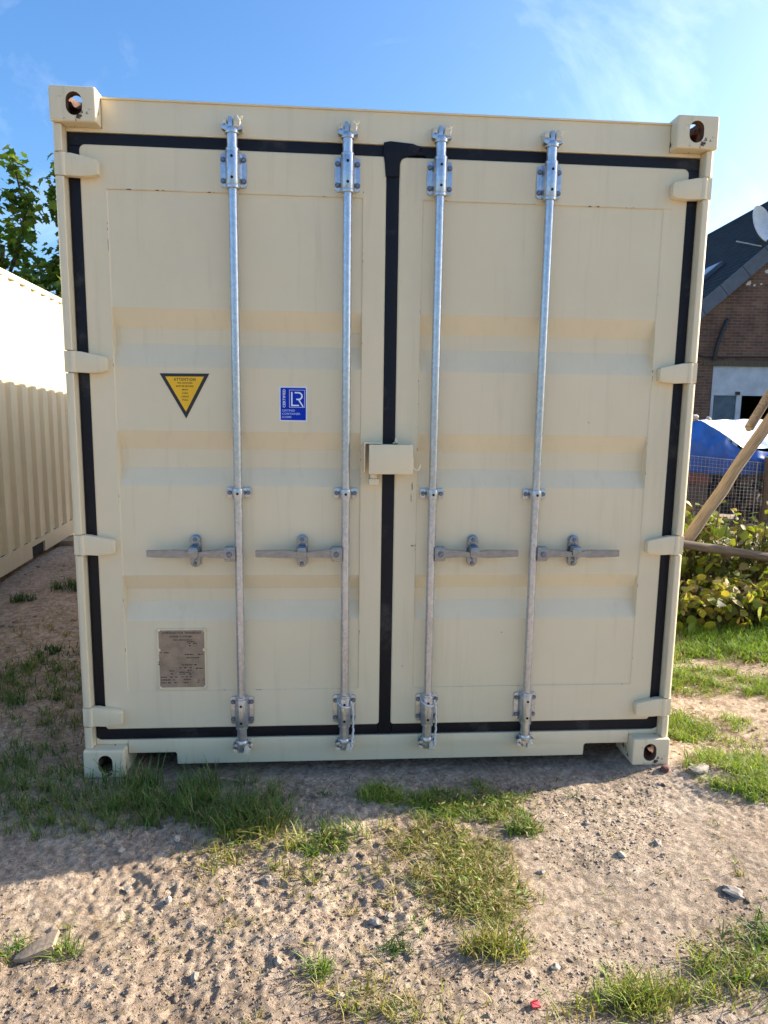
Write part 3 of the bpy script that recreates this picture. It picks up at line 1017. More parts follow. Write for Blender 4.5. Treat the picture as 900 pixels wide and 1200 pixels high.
def scribble(x, z, w, h=.0045):
    e = x + w
    while x < e:
        ww = rnd.uniform(.003, .011)
        if rnd.random() < .8:
            mb.prism([(x, z), (min(e, x + ww), z), (min(e, x + ww), z + h * rnd.uniform(.6, 1)), (x, z + h)], 'y', yt - .0002, yt)
        x += ww + rnd.uniform(.001, .003)
for x, z, w in ((.415, .552, .038), (.42, .545, .032), (.42, .535, .02), (.306, .507, .034), (.403, .499, .045), (.455, .499, .018), (.41, .485, .05),
                (.392, .455, .06), (.38, .443, .05), (.445, .440, .03), (.412, .432, .018), (.38, .424, .055), (.38, .416, .05), (.305, .404, .066), (.385, .405, .06),
                (.305, .392, .066), (.39, .393, .035), (.44, .390, .038), (.305, .380, .066), (.395, .380, .03), (.45, .380, .03), (.34, .43, .02), (.345, .418, .015)):
    scribble(x, z, w)
strk_y = yt
mb.build('lettering', M['ink'], dp, None)['kind'] = 'stuff'

rs = random.Random(77)
for k, (x, z, w_, h_) in enumerate(((1.318, .948, .010, .004), (1.312, 1.19, .003, .020), (1.309, 1.14, .0025, .026), (1.585, .325, .016, .006), (1.600, .318, .010, .004), (1.70, .58, .004, .003), (1.286, .44, .003, .003), (2.02, 1.45, .003, .003))):
    pts = []
    for q in range(9):
        a = 2 * math.pi * q / 9; r0 = rs.uniform(.5, 1.1); pts.append((x + w_ * r0 * math.cos(a), z + h_ * r0 * math.sin(a)))
    yy = YD if x < 1.326 else YP
    mb = MB(); mb.prism(pts, 'y', yy - .0006, yy + .0004); mb.build('scuff', M['scuff'], DOORS[1], None)

# ---- cords tied on the two inner bars
def cord(x, name_label):
    c = MB()
    th = [R(20 + 300 * k / 24) for k in range(25)]
    c.tube([(x + .0275 * math.cos(a), YB + .0305 * math.sin(a) - .001, .316 + .012 * math.cos(a * .5) - .02 * k / 24) for k, a in enumerate(th)], .0038, 6)
    pts = [(x + .026, YB - .010, .306), (x + .032, .012, .285), (x + .036, .014, .25), (x + .037, .016, .20), (x + .036, .012, .155), (x + .030, .000, .128), (x + .034, -.006, .112)]
    fine = []
    for i in range(len(pts) - 1):
        for k in range(5):
            t = k / 5; p = Vector(pts[i]).lerp(Vector(pts[i + 1]), t)
            p.x += .0016 * math.sin((i * 5 + k) * 1.9); p.y += .0016 * math.cos((i * 5 + k) * 1.9)
            fine.append(p)
    c.tube(fine, .0042, 6)
    o = c.build('cord', M['cord'], None, 80)
    tag(o, name_label, 'cord')
cord(1.047, 'grey-white cord tied round the bottom bracket of the locking bar left of the seam')
cord(1.391, 'grey-white cord tied round the bottom bracket of the locking bar right of the seam')

# ------------------------------------------------------------------ neighbour container
ang = R(4.37)
nb = empty('shipping_container')
tag(nb, 'cream neighbouring container with corrugated side, half in sun and half in shade', 'shipping container')
# its right side (local x = W) runs through (-1.763, 3.13) and (-1.92, 5.18)
near = Vector((-1.763 + math.sin(ang) * 3.0, 3.13 - math.cos(ang) * 3.0, .045))
org = near - Vector((math.cos(ang) * W, math.sin(ang) * W, 0))
nb.location = org
nb.rotation_euler = (0, 0, ang)
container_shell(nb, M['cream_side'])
for f in (0, 1):
    for t in (0, 1):
        for e in (0, 1):
            me = cast_mesh[((1 - f) if e else f, t)]
            o = bpy.data.objects.new('corner_casting', me); col.objects.link(o); o.parent = nb
            if not e: o.location = (W - .162 if f else 0, 0, H - .118 if t else 0)
            else:
                o.location = (W if f else .162, L, H - .118 if t else 0); o.rotation_euler = (0, 0, math.pi)
for s in (0, 1):
    for e in (0, 1):
        x0 = 0.003 if not s else W - .10; y0 = .01 if not e else L - .17
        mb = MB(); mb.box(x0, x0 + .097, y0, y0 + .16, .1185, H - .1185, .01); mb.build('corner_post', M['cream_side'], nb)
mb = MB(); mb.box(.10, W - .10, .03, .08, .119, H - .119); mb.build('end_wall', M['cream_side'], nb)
# timbers it stands on
for k, (yy, lab) in enumerate(((.09, 'timber block under the hidden front corner of the corrugated container'), (4.75, 'weathered timber sleeper poking out under the corrugated container'), (5.95, 'timber sleeper under the far end of the corrugated container'))):
    mb = MB(); mb.box(-.06, W + .11, -.09, .09, 0, .075 if k != 1 else .060, .006)
    o = mb.build('timber_sleeper', M['timber'], None, 40)
    wm = nb.matrix_world
    p = org + Matrix.Rotation(ang, 3, 'Z') @ Vector((0, yy, 0))
    o.location = (p.x, p.y, .045 - (.074 if k != 1 else .0475)); o.rotation_euler = (0, 0, ang)
    tag(o, lab, 'timber')

# ------------------------------------------------------------------ brick house
hy = R(-4.5)
house = empty('brick_house', (9.395, 12.89, 0), hy)   # local x runs along the gable, local y away from the camera
tag(house, 'old brick house with a dark slate roof, its gable end behind the blue tarpaulin', 'house')
HX0, HX1, HA, ZA, ZE, HL = -.75, 8.75, 4.0, 7.60, 3.34, 9.5
def wall_poly(mb, pts, y0, y1): mb.prism(pts, 'y', y0, y1)
OX0, OX1, OZ = .28, 3.4, 2.60
sl = (ZA - ZE) / (HA - HX0)
zr = lambda x: ZA - sl * abs(x - HA)
mb = MB()
wall_poly(mb, [(HX0, -.05), (OX0, -.05), (OX0, OZ), (OX0, zr(OX0)), (HX0, ZE)], 0, .25)
wall_poly(mb, [(OX0 + .0005, OZ), (OX1, OZ), (OX1, zr(OX1)), (OX0 + .0005, zr(OX0))], 0, .25)
wall_poly(mb, [(OX1 + .0005, -.05), (HX1, -.05), (HX1, ZE), (HA, ZA), (OX1 + .0005, zr(OX1))], 0, .25)
mb.box(HX0, HX0 + .25, .2505, HL, -.05, ZE); mb.box(HX1 - .25, HX1, .2505, HL, -.05, ZE)
wall_poly(mb, [(HX0 + .2505, -.05), (HX1 - .2505, -.05), (HX1 - .2505, ZE), (HA, ZA - .02), (HX0 + .2505, ZE)], HL - .25, HL)
mb.build('wall', M['brick'], house, None)
# roof: deck + slates
roof_th = math.atan(sl)
for s in (0, 1):
    sgn = 1 if not s else -1
    d = Vector((math.cos(roof_th) * sgn, 0, math.sin(roof_th)))      # up the slope
    nrm = Vector((-math.sin(roof_th) * sgn, 0, math.cos(roof_th)))
    e0 = Vector(((HX0 if not s else HX1) - sgn * .35, -.12, ZE - sl * .35)) + nrm * .05
    slope_len = (HA - HX0 + .35) / math.cos(roof_th)
    fr = Matrix((d, Vector((0, 1, 0)), nrm)).transposed().to_4x4(); fr.translation = e0
    mb = MB(); mb.box(0, slope_len, 0, HL + .2, -.03, .02, mat4=fr)
    deck = mb.build('roof', M['slate'], house, None)
    # every slate is a thin tilted slab
    ex, wy = .20, .26
    V, F = [], []
    rr = random.Random(3 + s)
    for i in range(int(slope_len / ex)):
        for k in range(int((HL + .2) / wy) + 1):
            y0 = k * wy + (wy / 2 if i % 2 else 0) - .02; y1 = min(y0 + wy - .006, HL + .2)
            if y1 - y0 < .04: continue
            j = rr.uniform(-.004, .004); a = i * ex + rr.uniform(-.008, .008)
            pts = [(a, y0, .040 + j), (a + ex * 1.5, y0, .024), (a + ex * 1.5, y1, .024), (a, y1, .040 - j), (a, y0, .026), (a, y1, .026)]
            b0 = len(V)
            V += [tuple(fr @ Vector(p)) for p in pts]
            F += [(b0, b0 + 1, b0 + 2, b0 + 3), (b0 + 4, b0, b0 + 3, b0 + 5)]
    me = fast_mesh('slates', V, F); o = link('slates', me, M['slate'], deck); o['kind'] = 'stuff'
    # verge boards in lengths
    k = 0.0
    while k < slope_len - .1:
        ln = min(.62, slope_len - k)
        mb = MB(); mb.box(k + .006, k + ln - .006, -.035, -.003, -.24, .06, .004, mat4=fr)
        mb.build('verge_board', M['fascia'], deck, None)
        k += .62
mb = MB()
for k in range(24):
    y = -.12 + k * .41
    mb.tube([(HA, y, ZA + .05), (HA, y + .40, ZA + .05)], .11, 10)
mb.build('ridge_cap', M['slate'], house, 60)
# pale flashing strip and roof light low on the slope
d = Vector((math.cos(roof_th), 0, math.sin(roof_th))); nrm = Vector((-math.sin(roof_th), 0, math.cos(roof_th)))
fr = Matrix((d, Vector((0, 1, 0)), nrm)).transposed().to_4x4(); fr.translation = Vector((HX0 - .35, -.12, ZE - sl * .35)) + nrm * .05
mb = MB(); mb.box(2.25, 3.25, 2.1, 2.9, .03, .13, .01, mat4=fr)
rl = mb.build('roof_light', M['fascia'], house, None)
mb = MB(); mb.box(2.32, 3.18, 2.17, 2.83, .132, .138, mat4=fr); mb.build('pane', M['white_paint'], rl, None)
# door front: white boarded panel, side pane, open dark doorway
mb = MB(); mb.box(OX0 + .003, OX1 - .003, .02, .10, 1.93, OZ - .003, .004); mb.build('lintel_panel', M['white_paint'], house, None)
mb = MB(); mb.box(OX0 - .25, OX1 + .3, -.035, -.004, OZ - .01, OZ + .12, .01); mb.build('lintel_beam', M['timber_dark'], house, None)
mb = MB()
mb.box(OX0 + .003, OX0 + .075, .025, .11, 0, 1.928, .004); mb.box(OX0 + .60, OX0 + .72, .025, .11, 0, 1.928, .004)
mb.box(OX0 + .076, OX0 + .599, .03, .10, .9, .99, .004)
wf = mb.build('door_frame', M['white_paint'], house, None)
mb = MB(); mb.box(OX0 + .076, OX0 + .599, .05, .062, .992, 1.927); mb.box(OX0 + .076, OX0 + .599, .05, .075, .0, .898)
mb.build('pane', M['glass'], wf, None)
mb = MB(); mb.box(OX0 + .56, OX0 + .66, -.01, .019, 1.945, 2.02, .004); mb.build('bracket', M['pipe'], house, None)
mb = MB(); mb.tube([(.50, -.05, 3.62), (.46, -.06, 3.58), (.40, -.06, 3.4), (.30, -.06, 3.05), (.26, -.06, 2.75), (.25, -.05, 2.72)], .045, 10)
mb.build('drain_pipe', M['pipe'], house, 60)
# old mortar splashes under the verge
rr = random.Random(9)
mb = MB()
for k in range(18):
    x = rr.uniform(.9, 2.0); z = zr(x) - .36 - rr.random() ** 2 * .32
    pts = []
    n_ = rr.randint(5, 8); r0 = rr.uniform(.02, .065)
    for q in range(n_):
        a = 2 * math.pi * q / n_; r1 = r0 * rr.uniform(.5, 1.2)
        pts.append((x + r1 * 1.3 * math.cos(a), z + r1 * math.sin(a)))
    mb.prism(pts, 'y', -.006 - .0004 * k * .2, -.001)
mb.build('mortar_patch', M['mortar'], house, None)['kind'] = 'stuff'
mb = MB(); mb.tube([(-.45, -.03, 2.9), (.1, -.03, 2.78), (1.4, -.03, 2.80), (3.6, -.03, 2.79)], .018, 8); mb.build('cable', M['pipe'], house, 60)

# ---- satellite dish on the gable
dish = empty('satellite_dish', (10.23, 12.50, 5.57))
tag(dish, 'pale grey satellite dish on the house gable by the slate roof', 'satellite dish')
nv = Vector((.42, -.86, .28)).normalized()
q = nv.to_track_quat('Z', 'Y').to_matrix().to_4x4()
prof = []
b = bmesh.new(); rings = []
for i in range(9):
    r = .40 * i / 8; z = .11 * (i / 8) ** 2
    if i == 0: rings.append([b.verts.new(q @ Vector((0, 0, 0)))]); continue
    rings.append([b.verts.new(q @ Vector((r * .9 * math.cos(a), r * 1.03 * math.sin(a), z))) for a in [2 * math.pi * k / 28 for k in range(28)]])
for k in range(28): b.faces.new((rings[0][0], rings[1][k], rings[1][(k + 1) % 28]))
for i in range(1, 8):
    for k in range(28): b.faces.new((rings[i][k], rings[i + 1][k], rings[i + 1][(k + 1) % 28], rings[i][(k + 1) % 28]))
me = bpy.data.meshes.new('reflector'); b.to_mesh(me); b.free()
o = link('reflector', me, M['dish'], dish, 60); md = o.modifiers.new('s', 'SOLIDIFY'); md.thickness = .012
mb = MB()
bot = q @ Vector((0, -.41, .11)); feed = q @ Vector((0, -.16, .52))
mb.tube([q @ Vector((0, -.30, .02)), bot, feed], .018, 8); mb.build('feed_arm', M['pipe'], dish, 60)
mb = MB(); mb.tube([feed - nv * .02 + Vector((0, 0, -.02)), feed + (-nv) * .12], [.045, .035], 10); mb.build('receiver', M['pipe'], dish, 60)
mb = MB(); mb.tube([-nv * .01, -nv * .10, Vector((.15, .10, -.20)), Vector((.18, .19, -.42))], .028, 8); mb.build('mount', M['pipe'], dish, 60)
mb = MB(); mb.tube([Vector((-.45, .05, -.32)), Vector((.13, .06, -.40))], .014, 6); mb.build('aerial_rod', M['dish'], dish, 60)

# ------------------------------------------------------------------ store under the tarpaulin
def drape(name, corners, nu, nv_, amp, seed, mat):
    """corners: grid of control rows (each a list of points), bilinear with folds"""
    rows = [[Vector(p) for p in r] for r in corners]
    def at(row, t):
        x = t * (len(row) - 1); i = min(int(x), len(row) - 2); return row[i].lerp(row[i + 1], x - i)
    V, F = [], []
    for a in range(nv_ + 1):
        s = a / nv_ * (len(rows) - 1); i = min(int(s), len(rows) - 2)
        for c in range(nu + 1):
            t = c / nu
            p = at(rows[i], t).lerp(at(rows[i + 1], t), s - i)
            w = amp * float(vnoise(np.array([p.x * 3 + p.z]), np.array([p.y * 3 + p.z * 2]), 1.6, seed)[0]) + amp * .5 * float(vnoise(np.array([p.x]), np.array([p.z + p.y]), 9, seed + 1)[0])
            V.append((p.x + w * .3, p.y - w, p.z + w * .4))
    for a in range(nv_):
        for c in range(nu):
            k = a * (nu + 1) + c; F.append((k, k + 1, k + nu + 2, k + nu + 1))
    me = fast_mesh(name, V, F); o = link(name, me, mat, None, 70)
    md = o.modifiers.new('s', 'SOLIDIFY'); md.thickness = .004
    return o
o = drape('tarpaulin', [[(5.05, 6.05, 1.25), (5.52, 6.10, 1.375), (5.76, 6.10, 1.405), (5.98, 6.02, 1.27), (6.33, 5.98, 1.035), (6.75, 6.00, 1.02), (7.5, 6.05, 1.05)],
                     [(5.0, 6.0, .95), (5.50, 6.02, 1.1), (5.76, 6.02, 1.12), (5.98, 5.98, 1.03), (6.33, 5.96, .92), (6.75, 5.97, .93), (7.5, 6.0, .95)],
                     [(5.0, 6.02, .70), (5.5, 6.04, .74), (5.76, 6.04, .74), (5.98, 6.02, .73), (6.33, 6.00, .72), (6.75, 6.00, .72), (7.5, 6.0, .7)]], 60, 24, .07, 41, M['tarp'])
tag(o, 'deep blue tarpaulin hanging down behind the wire mesh', 'tarpaulin')
o = drape('tarpaulin', [[(5.75, 6.13, 1.412), (6.35, 6.55, 1.415), (7.6, 7.3, 1.43)], [(5.99, 6.05, 1.285), (6.6, 6.45, 1.31), (7.8, 7.0, 1.32)], [(6.34, 6.0, 1.045), (6.75, 6.12, 1.06), (7.9, 6.3, 1.08)]], 40, 24, .045, 47, M['tarp_glare'])  # extra sheet added to carry the painted glare of the tarp top
tag(o, 'blue tarpaulin top with sun glare painted white and blue patches showing, lying in the sun over the wire cage', 'tarpaulin')
# a lump of stone weighting the tarpaulin
def rock_mesh(name, r, seed, sq=(1, 1, .6), sub=1):
    b = bmesh.new(); bmesh.ops.create_icosphere(b, subdivisions=sub, radius=r)
    rr = random.Random(seed)
    for v in b.verts:
        k = rr.uniform(.68, 1.18); v.co = Vector((v.co.x * sq[0] * k, v.co.y * sq[1] * k, v.co.z * sq[2] * k))
    me = bpy.data.meshes.new(name); b.to_mesh(me); b.free(); return me
for k, (x, z, r, lab) in enumerate(((5.70, 1.445, .06, 'pale stone weighting the peak of the blue tarpaulin'), (5.98, 1.435, .04, 'small grey stone lying on the edge of the sunlit tarpaulin'))):
    o = link('stone', rock_mesh('stone', r, 70 + k, (1, 1, .8), 2), M['stone_pale'], None); o.location = (x, 6.12 + .16 * k, z); tag(o, lab, 'stone')
# rubble stacked inside
V, F = [], []
rr = random.Random(12)
for k in range(170):
    x, y = rr.uniform(4.95, 7.6), rr.uniform(6.12, 6.7); z = rr.uniform(.03, .72)
    lx_, ly_, lz_ = rr.uniform(.05, .16), rr.uniform(.05, .12), rr.uniform(.03, .07)
    E_ = Euler((rr.uniform(-.6, .6), rr.uniform(-.6, .6), rr.uniform(0, 3))).to_matrix()
    b0 = len(V)
    for sx in (-1, 1):
        for sy in (-1, 1):
            for sz in (-1, 1):
                V.append(tuple(Vector((x, y, z)) + E_ @ Vector((sx * lx_, sy * ly_, sz * lz_))))
    F += [tuple(b0 + t for t in f) for f in ((0, 1, 3, 2), (4, 6, 7, 5), (0, 4, 5, 1), (2, 3, 7, 6), (0, 2, 6, 4), (1, 5, 7, 3))]
o = link('rubble', fast_mesh('rubble', V, F), M['timber_dark']); tag(o, 'dark heap of rubble and wood behind the wire mesh', kind='stuff')
mb = MB(); mb.box(-.16, .16, -.09, .09, 0, .15, .012); o = mb.build('clay_block', M['clay'], None); o.location = (5.72, 6.05, .585); o.rotation_euler = (0, .05, .1)
tag(o, 'red clay block on the rubble behind the wire mesh', 'clay block')
mb = MB(); mb.box(-.17, .17, -.10, .02, 0, .56, .01); o = mb.build('timber_stack', M['timber_dark'], None); o.location = (5.72, 6.07, .02); tag(o, 'dark timber block that the red clay block lies on', 'timber')
# wire cage
cage = empty('wire_cage', (5.0, 5.93, 0))
tag(cage, 'grey welded wire mesh panel standing in front of the rubble and tarpaulin', 'wire mesh')
mb = MB()
wv = 2.6; zt0, zt1 = 1.02, .80
for k in range(53):
    x = k * .05; mb.tube([(x, 0, 0), (x, 0, zt0 - .085 * x - (.0 if k % 2 else .01))], .0024, 4)
for k in range(20):
    z = .03 + k * .05; mb.tube([(0, -.005, z), (1.3, -.005, min(z, zt0) - .085 * 1.3 * z), (wv, -.005, z - .085 * wv * z)], .0024, 4)
w = mb.build('wire_grid', M['wire'], cage, None); w['kind'] = 'stuff'
mb = MB()
mb.tube([(0, -.008, zt0 - .01), (wv, -.008, zt0 - .085 * wv - .01)], .006, 6)
mb.tube([(0, -.008, zt0 - .13), (wv, -.008, zt0 - .085 * wv - .13)], .005, 6)
for x in (0, 1.5, 2.55): mb.tube([(x, -.010, -.03), (x, -.010, zt0 - .085 * x)], .008, 6)
mb.build('frame', M['wire'], cage, None)
mb = MB(); mb.tube([(6.64, 5.86, -.1), (6.66, 5.86, .45), (6.63, 5.86, .96)], [.075, .07, .065], 10)
o = mb.build('fence_post', M['timber_dark'], None, 50); tag(o, 'dark upright timber post in front of the wire mesh', 'post')

# ------------------------------------------------------------------ poles
def pole(p0, p1, r0, r1, name, label, cat, mat, seed, seg=14):
    rr = random.Random(seed); p0, p1 = Vector(p0), Vector(p1)
    ln = (p1 - p0).length; n_ = 14; path, rad = [], []
    for k in range(n_ + 1):
        t = k / n_; p = p0.lerp(p1, t)
        p += Vector((rr.uniform(-1, 1), rr.uniform(-1, 1), rr.uniform(-1, 1))) * r0 * .10
        path.append(p); rad.append((r0 + (r1 - r0) * t) * rr.uniform(.94, 1.06))
    path = [p0 - (p1 - p0).normalized() * r0 * .12] + path + [p1 + (p1 - p0).normalized() * r1 * .12]
    rad = [rad[0] * .8] + rad + [rad[-1] * .8]
    d = (p1 - p0).normalized()
    z = d.to_track_quat('Z', 'Y').to_matrix().to_4x4(); z.translation = p0
    zi = z.inverted()
    mb = MB(); mb.tube([zi @ p for p in path], rad, seg)
    o = mb.build(name, mat, None, 50); o.matrix_world = z
    tag(o, label, cat)
    return o
pole((3.54, 2.10, .53), (4.75, 2.10, 2.475), .043, .040, 'wooden_pole', 'long debarked wooden pole leaning at a slant above the leafy bushes', 'pole', M['timber'], 1)
pole((4.02, 2.19, 1.40), (4.60, 2.19, 2.44), .034, .032, 'wooden_pole', 'shorter dark wooden pole lashed alongside the long slanting pole', 'pole', M['rail_wood'], 2)
pole((3.15, 2.03, .615), (5.0, 2.03, .345), .034, .028, 'wooden_rail', 'grey weathered wooden rail lying across the leafy bushes', 'rail', M['bark'], 3)
pole((3.30, 2.07, -.12), (3.30, 2.07, .56), .045, .04, 'rail_post', 'short post carrying the low end of the slanting pole and rail', 'post', M['bark'], 4)
pole((4.85, 2.07, -.12), (4.85, 2.07, .335), .045, .04, 'rail_post', 'short post carrying the far end of the weathered rail', 'post', M['bark'], 5)
pole((4.62, 2.22, -.12), (4.64, 2.15, 2.32), .055, .045, 'wooden_post', 'tall upright post that the slanting pole leans on', 'post', M['timber'], 6)

# ------------------------------------------------------------------ leaves
OVAL = [(0, 0), (.30, .22), (.40, .5), (.28, .8), (0, 1.05), (-.28, .8), (-.40, .5), (-.30, .22)]
LANCE = [(0, 0), (.11, .3), (.13, .6), (0, 1.15), (-.13, .6), (-.11, .3)]
MAPLE = [(0, 0), (.20, .10), (.52, .12), (.40, .34), (.58, .62), (.26, .60), (.18, .78), (0, 1.08), (-.18, .78), (-.26, .60), (-.58, .62), (-.40, .34), (-.52, .12), (-.20, .10)]
def leaf_cloud(name, P, size, outline, tints, mat, parent, seed, droop=.35, up=.6):
    """P (n,3): leaf bases"""
    r = np.random.default_rng(seed); n_ = len(P)
    out = np.array(outline); k = len(out)
    nrm = r.normal(size=(n_, 3)); nrm /= np.linalg.norm(nrm, axis=1)[:, None]
    nrm[:, 2] = np.abs(nrm[:, 2]) + up; nrm /= np.linalg.norm(nrm, axis=1)[:, None]
    d = r.normal(size=(n_, 3)); d[:, 2] -= droop
    d -= (d * nrm).sum(1)[:, None] * nrm; d /= np.linalg.norm(d, axis=1)[:, None]
    s = np.cross(d, nrm)
    sz = size * r.uniform(.6, 1.25, n_)
    fold = r.uniform(.05, .3, n_)
    V = P[:, None, :] + sz[:, None, None] * (s[:, None, :] * out[None, :, 0:1] + d[:, None, :] * out[None, :, 1:2] + nrm[:, None, :] * (np.abs(out[None, :, 0:1]) * fold[:, None, None] - (out[None, :, 1:2] ** 2) * .15))
    ctr = P[:, None, :] + sz[:, None, None] * (d[:, None, :] * .5) - nrm[:, None, :] * .02 * sz[:, None, None]
    V = np.concatenate([V, ctr], 1).reshape(-1, 3)
    base = np.arange(n_)[:, None, None] * (k + 1)
    tri = np.stack([np.arange(k), (np.arange(k) + 1) % k, np.full(k, k)], 1)[None]
    F = (base + tri).reshape(-1, 3)
    tints = np.array(tints); ti = tints[r.integers(0, len(tints), n_)] * r.uniform(.75, 1.25, (n_, 1))
    T = np.repeat(ti, k + 1, axis=0)
    me = fast_mesh(name, V, F, T)
    return link(name, me, mat, parent)

# ---- maple trees behind the neighbour container
def along(path, n_, r, g):
    path = np.array(path, float); seg = np.linalg.norm(np.diff(path, axis=0), axis=1); cum = np.concatenate([[0], np.cumsum(seg)])
    t = r.random(n_) * cum[-1]; i = np.clip(np.searchsorted(cum, t) - 1, 0, len(seg) - 1); f = (t - cum[i]) / seg[i]
    p = path[i] * (1 - f[:, None]) + path[i + 1] * f[:, None]
    rad = np.interp(t / cum[-1], np.linspace(0, 1, len(g)), g)
    dirs = r.normal(size=(n_, 3)); dirs /= np.linalg.norm(dirs, axis=1)[:, None]
    return p + dirs * (rad * r.random(n_) ** .45)[:, None]
def tree(name, base, label, trunk, limbs, seed, tints, n_per=520, lsize=.125):
    root = empty(name, base); tag(root, label, 'tree', 'maple trees behind the neighbouring container')
    r = np.random.default_rng(seed)
    mb = MB(); b0 = Vector(base)
    tp = [Vector(p) - b0 for p in trunk]
    mb.tube(tp, list(np.linspace(.15, .03, len(tp))), 10)
    for path, g, n_ in limbs:
        q = [Vector(p) - b0 for p in path]; mb.tube(q, list(np.linspace(.035, .006, len(q))), 6)
    mb.build('trunk', M['bark'], root, 60)
    pts = []
    for path, g, n_ in limbs:
        # clumps round the limb
        c = along(path, max(6, n_ // 14), r, np.array(g) * .85)
        pp = c[r.integers(0, len(c), n_)] + r.normal(size=(n_, 3)) * .10
        pts.append(pp - np.array(base))
    leaf_cloud('crown', np.concatenate(pts), lsize, MAPLE, tints, M['leaf'], root, seed + 1, .8, .5)
GR = [(.10, .17, .024), (.15, .22, .03), (.065, .125, .02), (.20, .25, .04), (.09, .15, .025)]
tree('maple_tree', (-4.7, 9.6, -.05), 'broad maple tree with one sunlit shoot rising above the corrugated container',
     [(-4.7, 9.6, -.05), (-4.65, 9.55, 1.5), (-4.5, 9.4, 2.8), (-4.25, 9.2, 4.0)],
     [([(-4.4, 9.3, 3.1), (-4.0, 9.1, 3.9), (-3.80, 9.0, 4.45), (-3.90, 9.0, 5.0), (-3.95, 9.0, 5.22)], [.42, .24, .17, .20, .10], 560),
      ([(-4.6, 9.4, 3.0), (-4.5, 9.2, 3.9), (-4.35, 9.2, 4.65)], [.45, .25, .10], 260),
      ([(-4.6, 9.4, 2.6), (-3.9, 9.0, 3.3), (-3.3, 8.9, 3.75)], [.4, .34, .26], 620),
      ([(-4.6, 9.4, 2.6), (-4.6, 8.9, 3.3), (-4.5, 8.7, 3.5)], [.5, .4, .25], 520),
      ([(-4.7, 9.5, 2.4), (-5.6, 9.3, 3.4), (-6.0, 9.2, 4.3)], [.6, .6, .3], 900),
      ([(-4.6, 9.4, 2.0), (-3.6, 9.1, 2.7), (-2.8, 9.0, 3.2)], [.4, .45, .4], 800)], 21, GR)
tree('maple_tree', (-2.9, 9.8, -.05), 'slender maple tree rising close behind the corner of the big closed container',
     [(-2.9, 9.8, -.05), (-2.9, 9.7, 2.0), (-2.95, 9.4, 3.8), (-3.0, 9.2, 5.2)],
     [([(-2.95, 9.4, 3.0), (-3.02, 9.2, 4.2), (-3.10, 9.1, 4.9), (-3.10, 9.1, 5.50)], [.5, .40, .32, .20], 1150),
      ([(-2.95, 9.4, 3.3), (-3.25, 9.1, 4.1), (-3.36, 9.0, 4.65)], [.26, .2, .12], 240),
      ([(-2.9, 9.5, 2.6), (-2.3, 9.2, 3.7), (-2.0, 9.1, 4.8)], [.5, .5, .3], 800),
      ([(-2.9, 9.5, 2.4), (-3.1, 9.0, 3.1), (-3.2, 8.9, 3.5)], [.5, .4, .3], 700)], 33, GR)

# ---- leafy bushes by the rail
leaf_me = None
BT = [(.17, .21, .03), (.23, .26, .035), (.11, .15, .025), (.32, .29, .06), (.09, .11, .022), (.28, .22, .09), (.08, .06, .03), (.36, .28, .13), (.24, .27, .04)]
bush_spots = [(2.95, 2.30, .66, 'between the container and the low end of the rail'), (3.52, 2.42, .84, 'behind the foot of the slanting pole'), (3.92, 2.48, .82, 'behind the rail, just past the foot of the slanting pole'),
              (4.32, 2.45, .88, 'behind the rail, before the tall upright post'), (4.85, 2.55, .95, 'beside the tall upright post'), (3.62, 1.93, .34, 'in front of the rail, below the foot of the slanting pole'),
              (3.93, 1.90, .38, 'in front of the middle of the rail'), (4.25, 1.92, .36, 'in front of the rail, towards its far end'), (3.28, 1.95, .36, 'in front of the rail beside the container'), (4.65, 1.92, .40, 'in front of the far rail post')]
bigleaf = None
for bi, (bx, by, bh, where) in enumerate(bush_spots):
    bz = gz(bx, by) - .02
    root = empty('leafy_bush', (bx, by, bz)); tag(root, 'yellow-green leafy bush ' + where, 'bush', 'leafy bushes by the wooden rail')
    r = np.random.default_rng(200 + bi)
    mb = MB(); tips = []
    for k in range(22):
        a = r.uniform(0, 2 * math.pi); rad = r.uniform(.05, .34); h_ = bh * r.uniform(.55, 1.05)
        p = [Vector((0.25 * rad * math.cos(a), .25 * rad * math.sin(a), 0)), Vector((.6 * rad * math.cos(a), .6 * rad * math.sin(a), h_ * .5)), Vector((rad * math.cos(a), rad * math.sin(a), h_))]
        mb.tube(p, [.006, .005, .003], 5)
        for q_ in range(18):
            t = r.uniform(.12, 1) ** .8
            pt = p[0].lerp(p[1], t * 2) if t < .5 else p[1].lerp(p[2], t * 2 - 1)
            tips.append((pt.x + r.normal() * .03, pt.y + r.normal() * .03, pt.z))
    mb.build('stem', M['bark'], root, None)
    tips = np.array(tips)
    leaf_cloud('foliage', tips, .070, OVAL, BT, M['leaf'], root, 300 + bi, .5, .25)
    # large single leaves on the front
    if bigleaf is None:
        V = []; n_ = len(OVAL)
        V = [(x * .9, 0.10 * abs(x) * 2 - .12 * z * z, z) for x, z in OVAL] + [(0, -.02, .5)]
        cols = np.array([(.26, .30, .035)] * len(V))
        bigleaf = [fast_mesh('leaf', V, [(k, (k + 1) % n_, n_) for k in range(n_)], np.array([c] * len(V))) for c in ((.28, .31, .03), (.36, .30, .06), (.17, .23, .03))]
        for me in bigleaf: me.materials.append(M['leaf'])
    for k in range(9):
        o = bpy.data.objects.new('leaf', bigleaf[int(r.integers(0, 3))]); col.objects.link(o); o.parent = root
        t = tips[int(r.integers(0, len(tips)))]
        o.location = (t[0], min(t[1], 0) - .10 - .08 * r.random(), t[2] * .9 + .02)
        o.rotation_euler = (r.uniform(-.9, .1), r.uniform(2.2, 4.1), r.uniform(-.7, .7))
        s_ = r.uniform(.075, .115); o.scale = (s_, s_, s_)

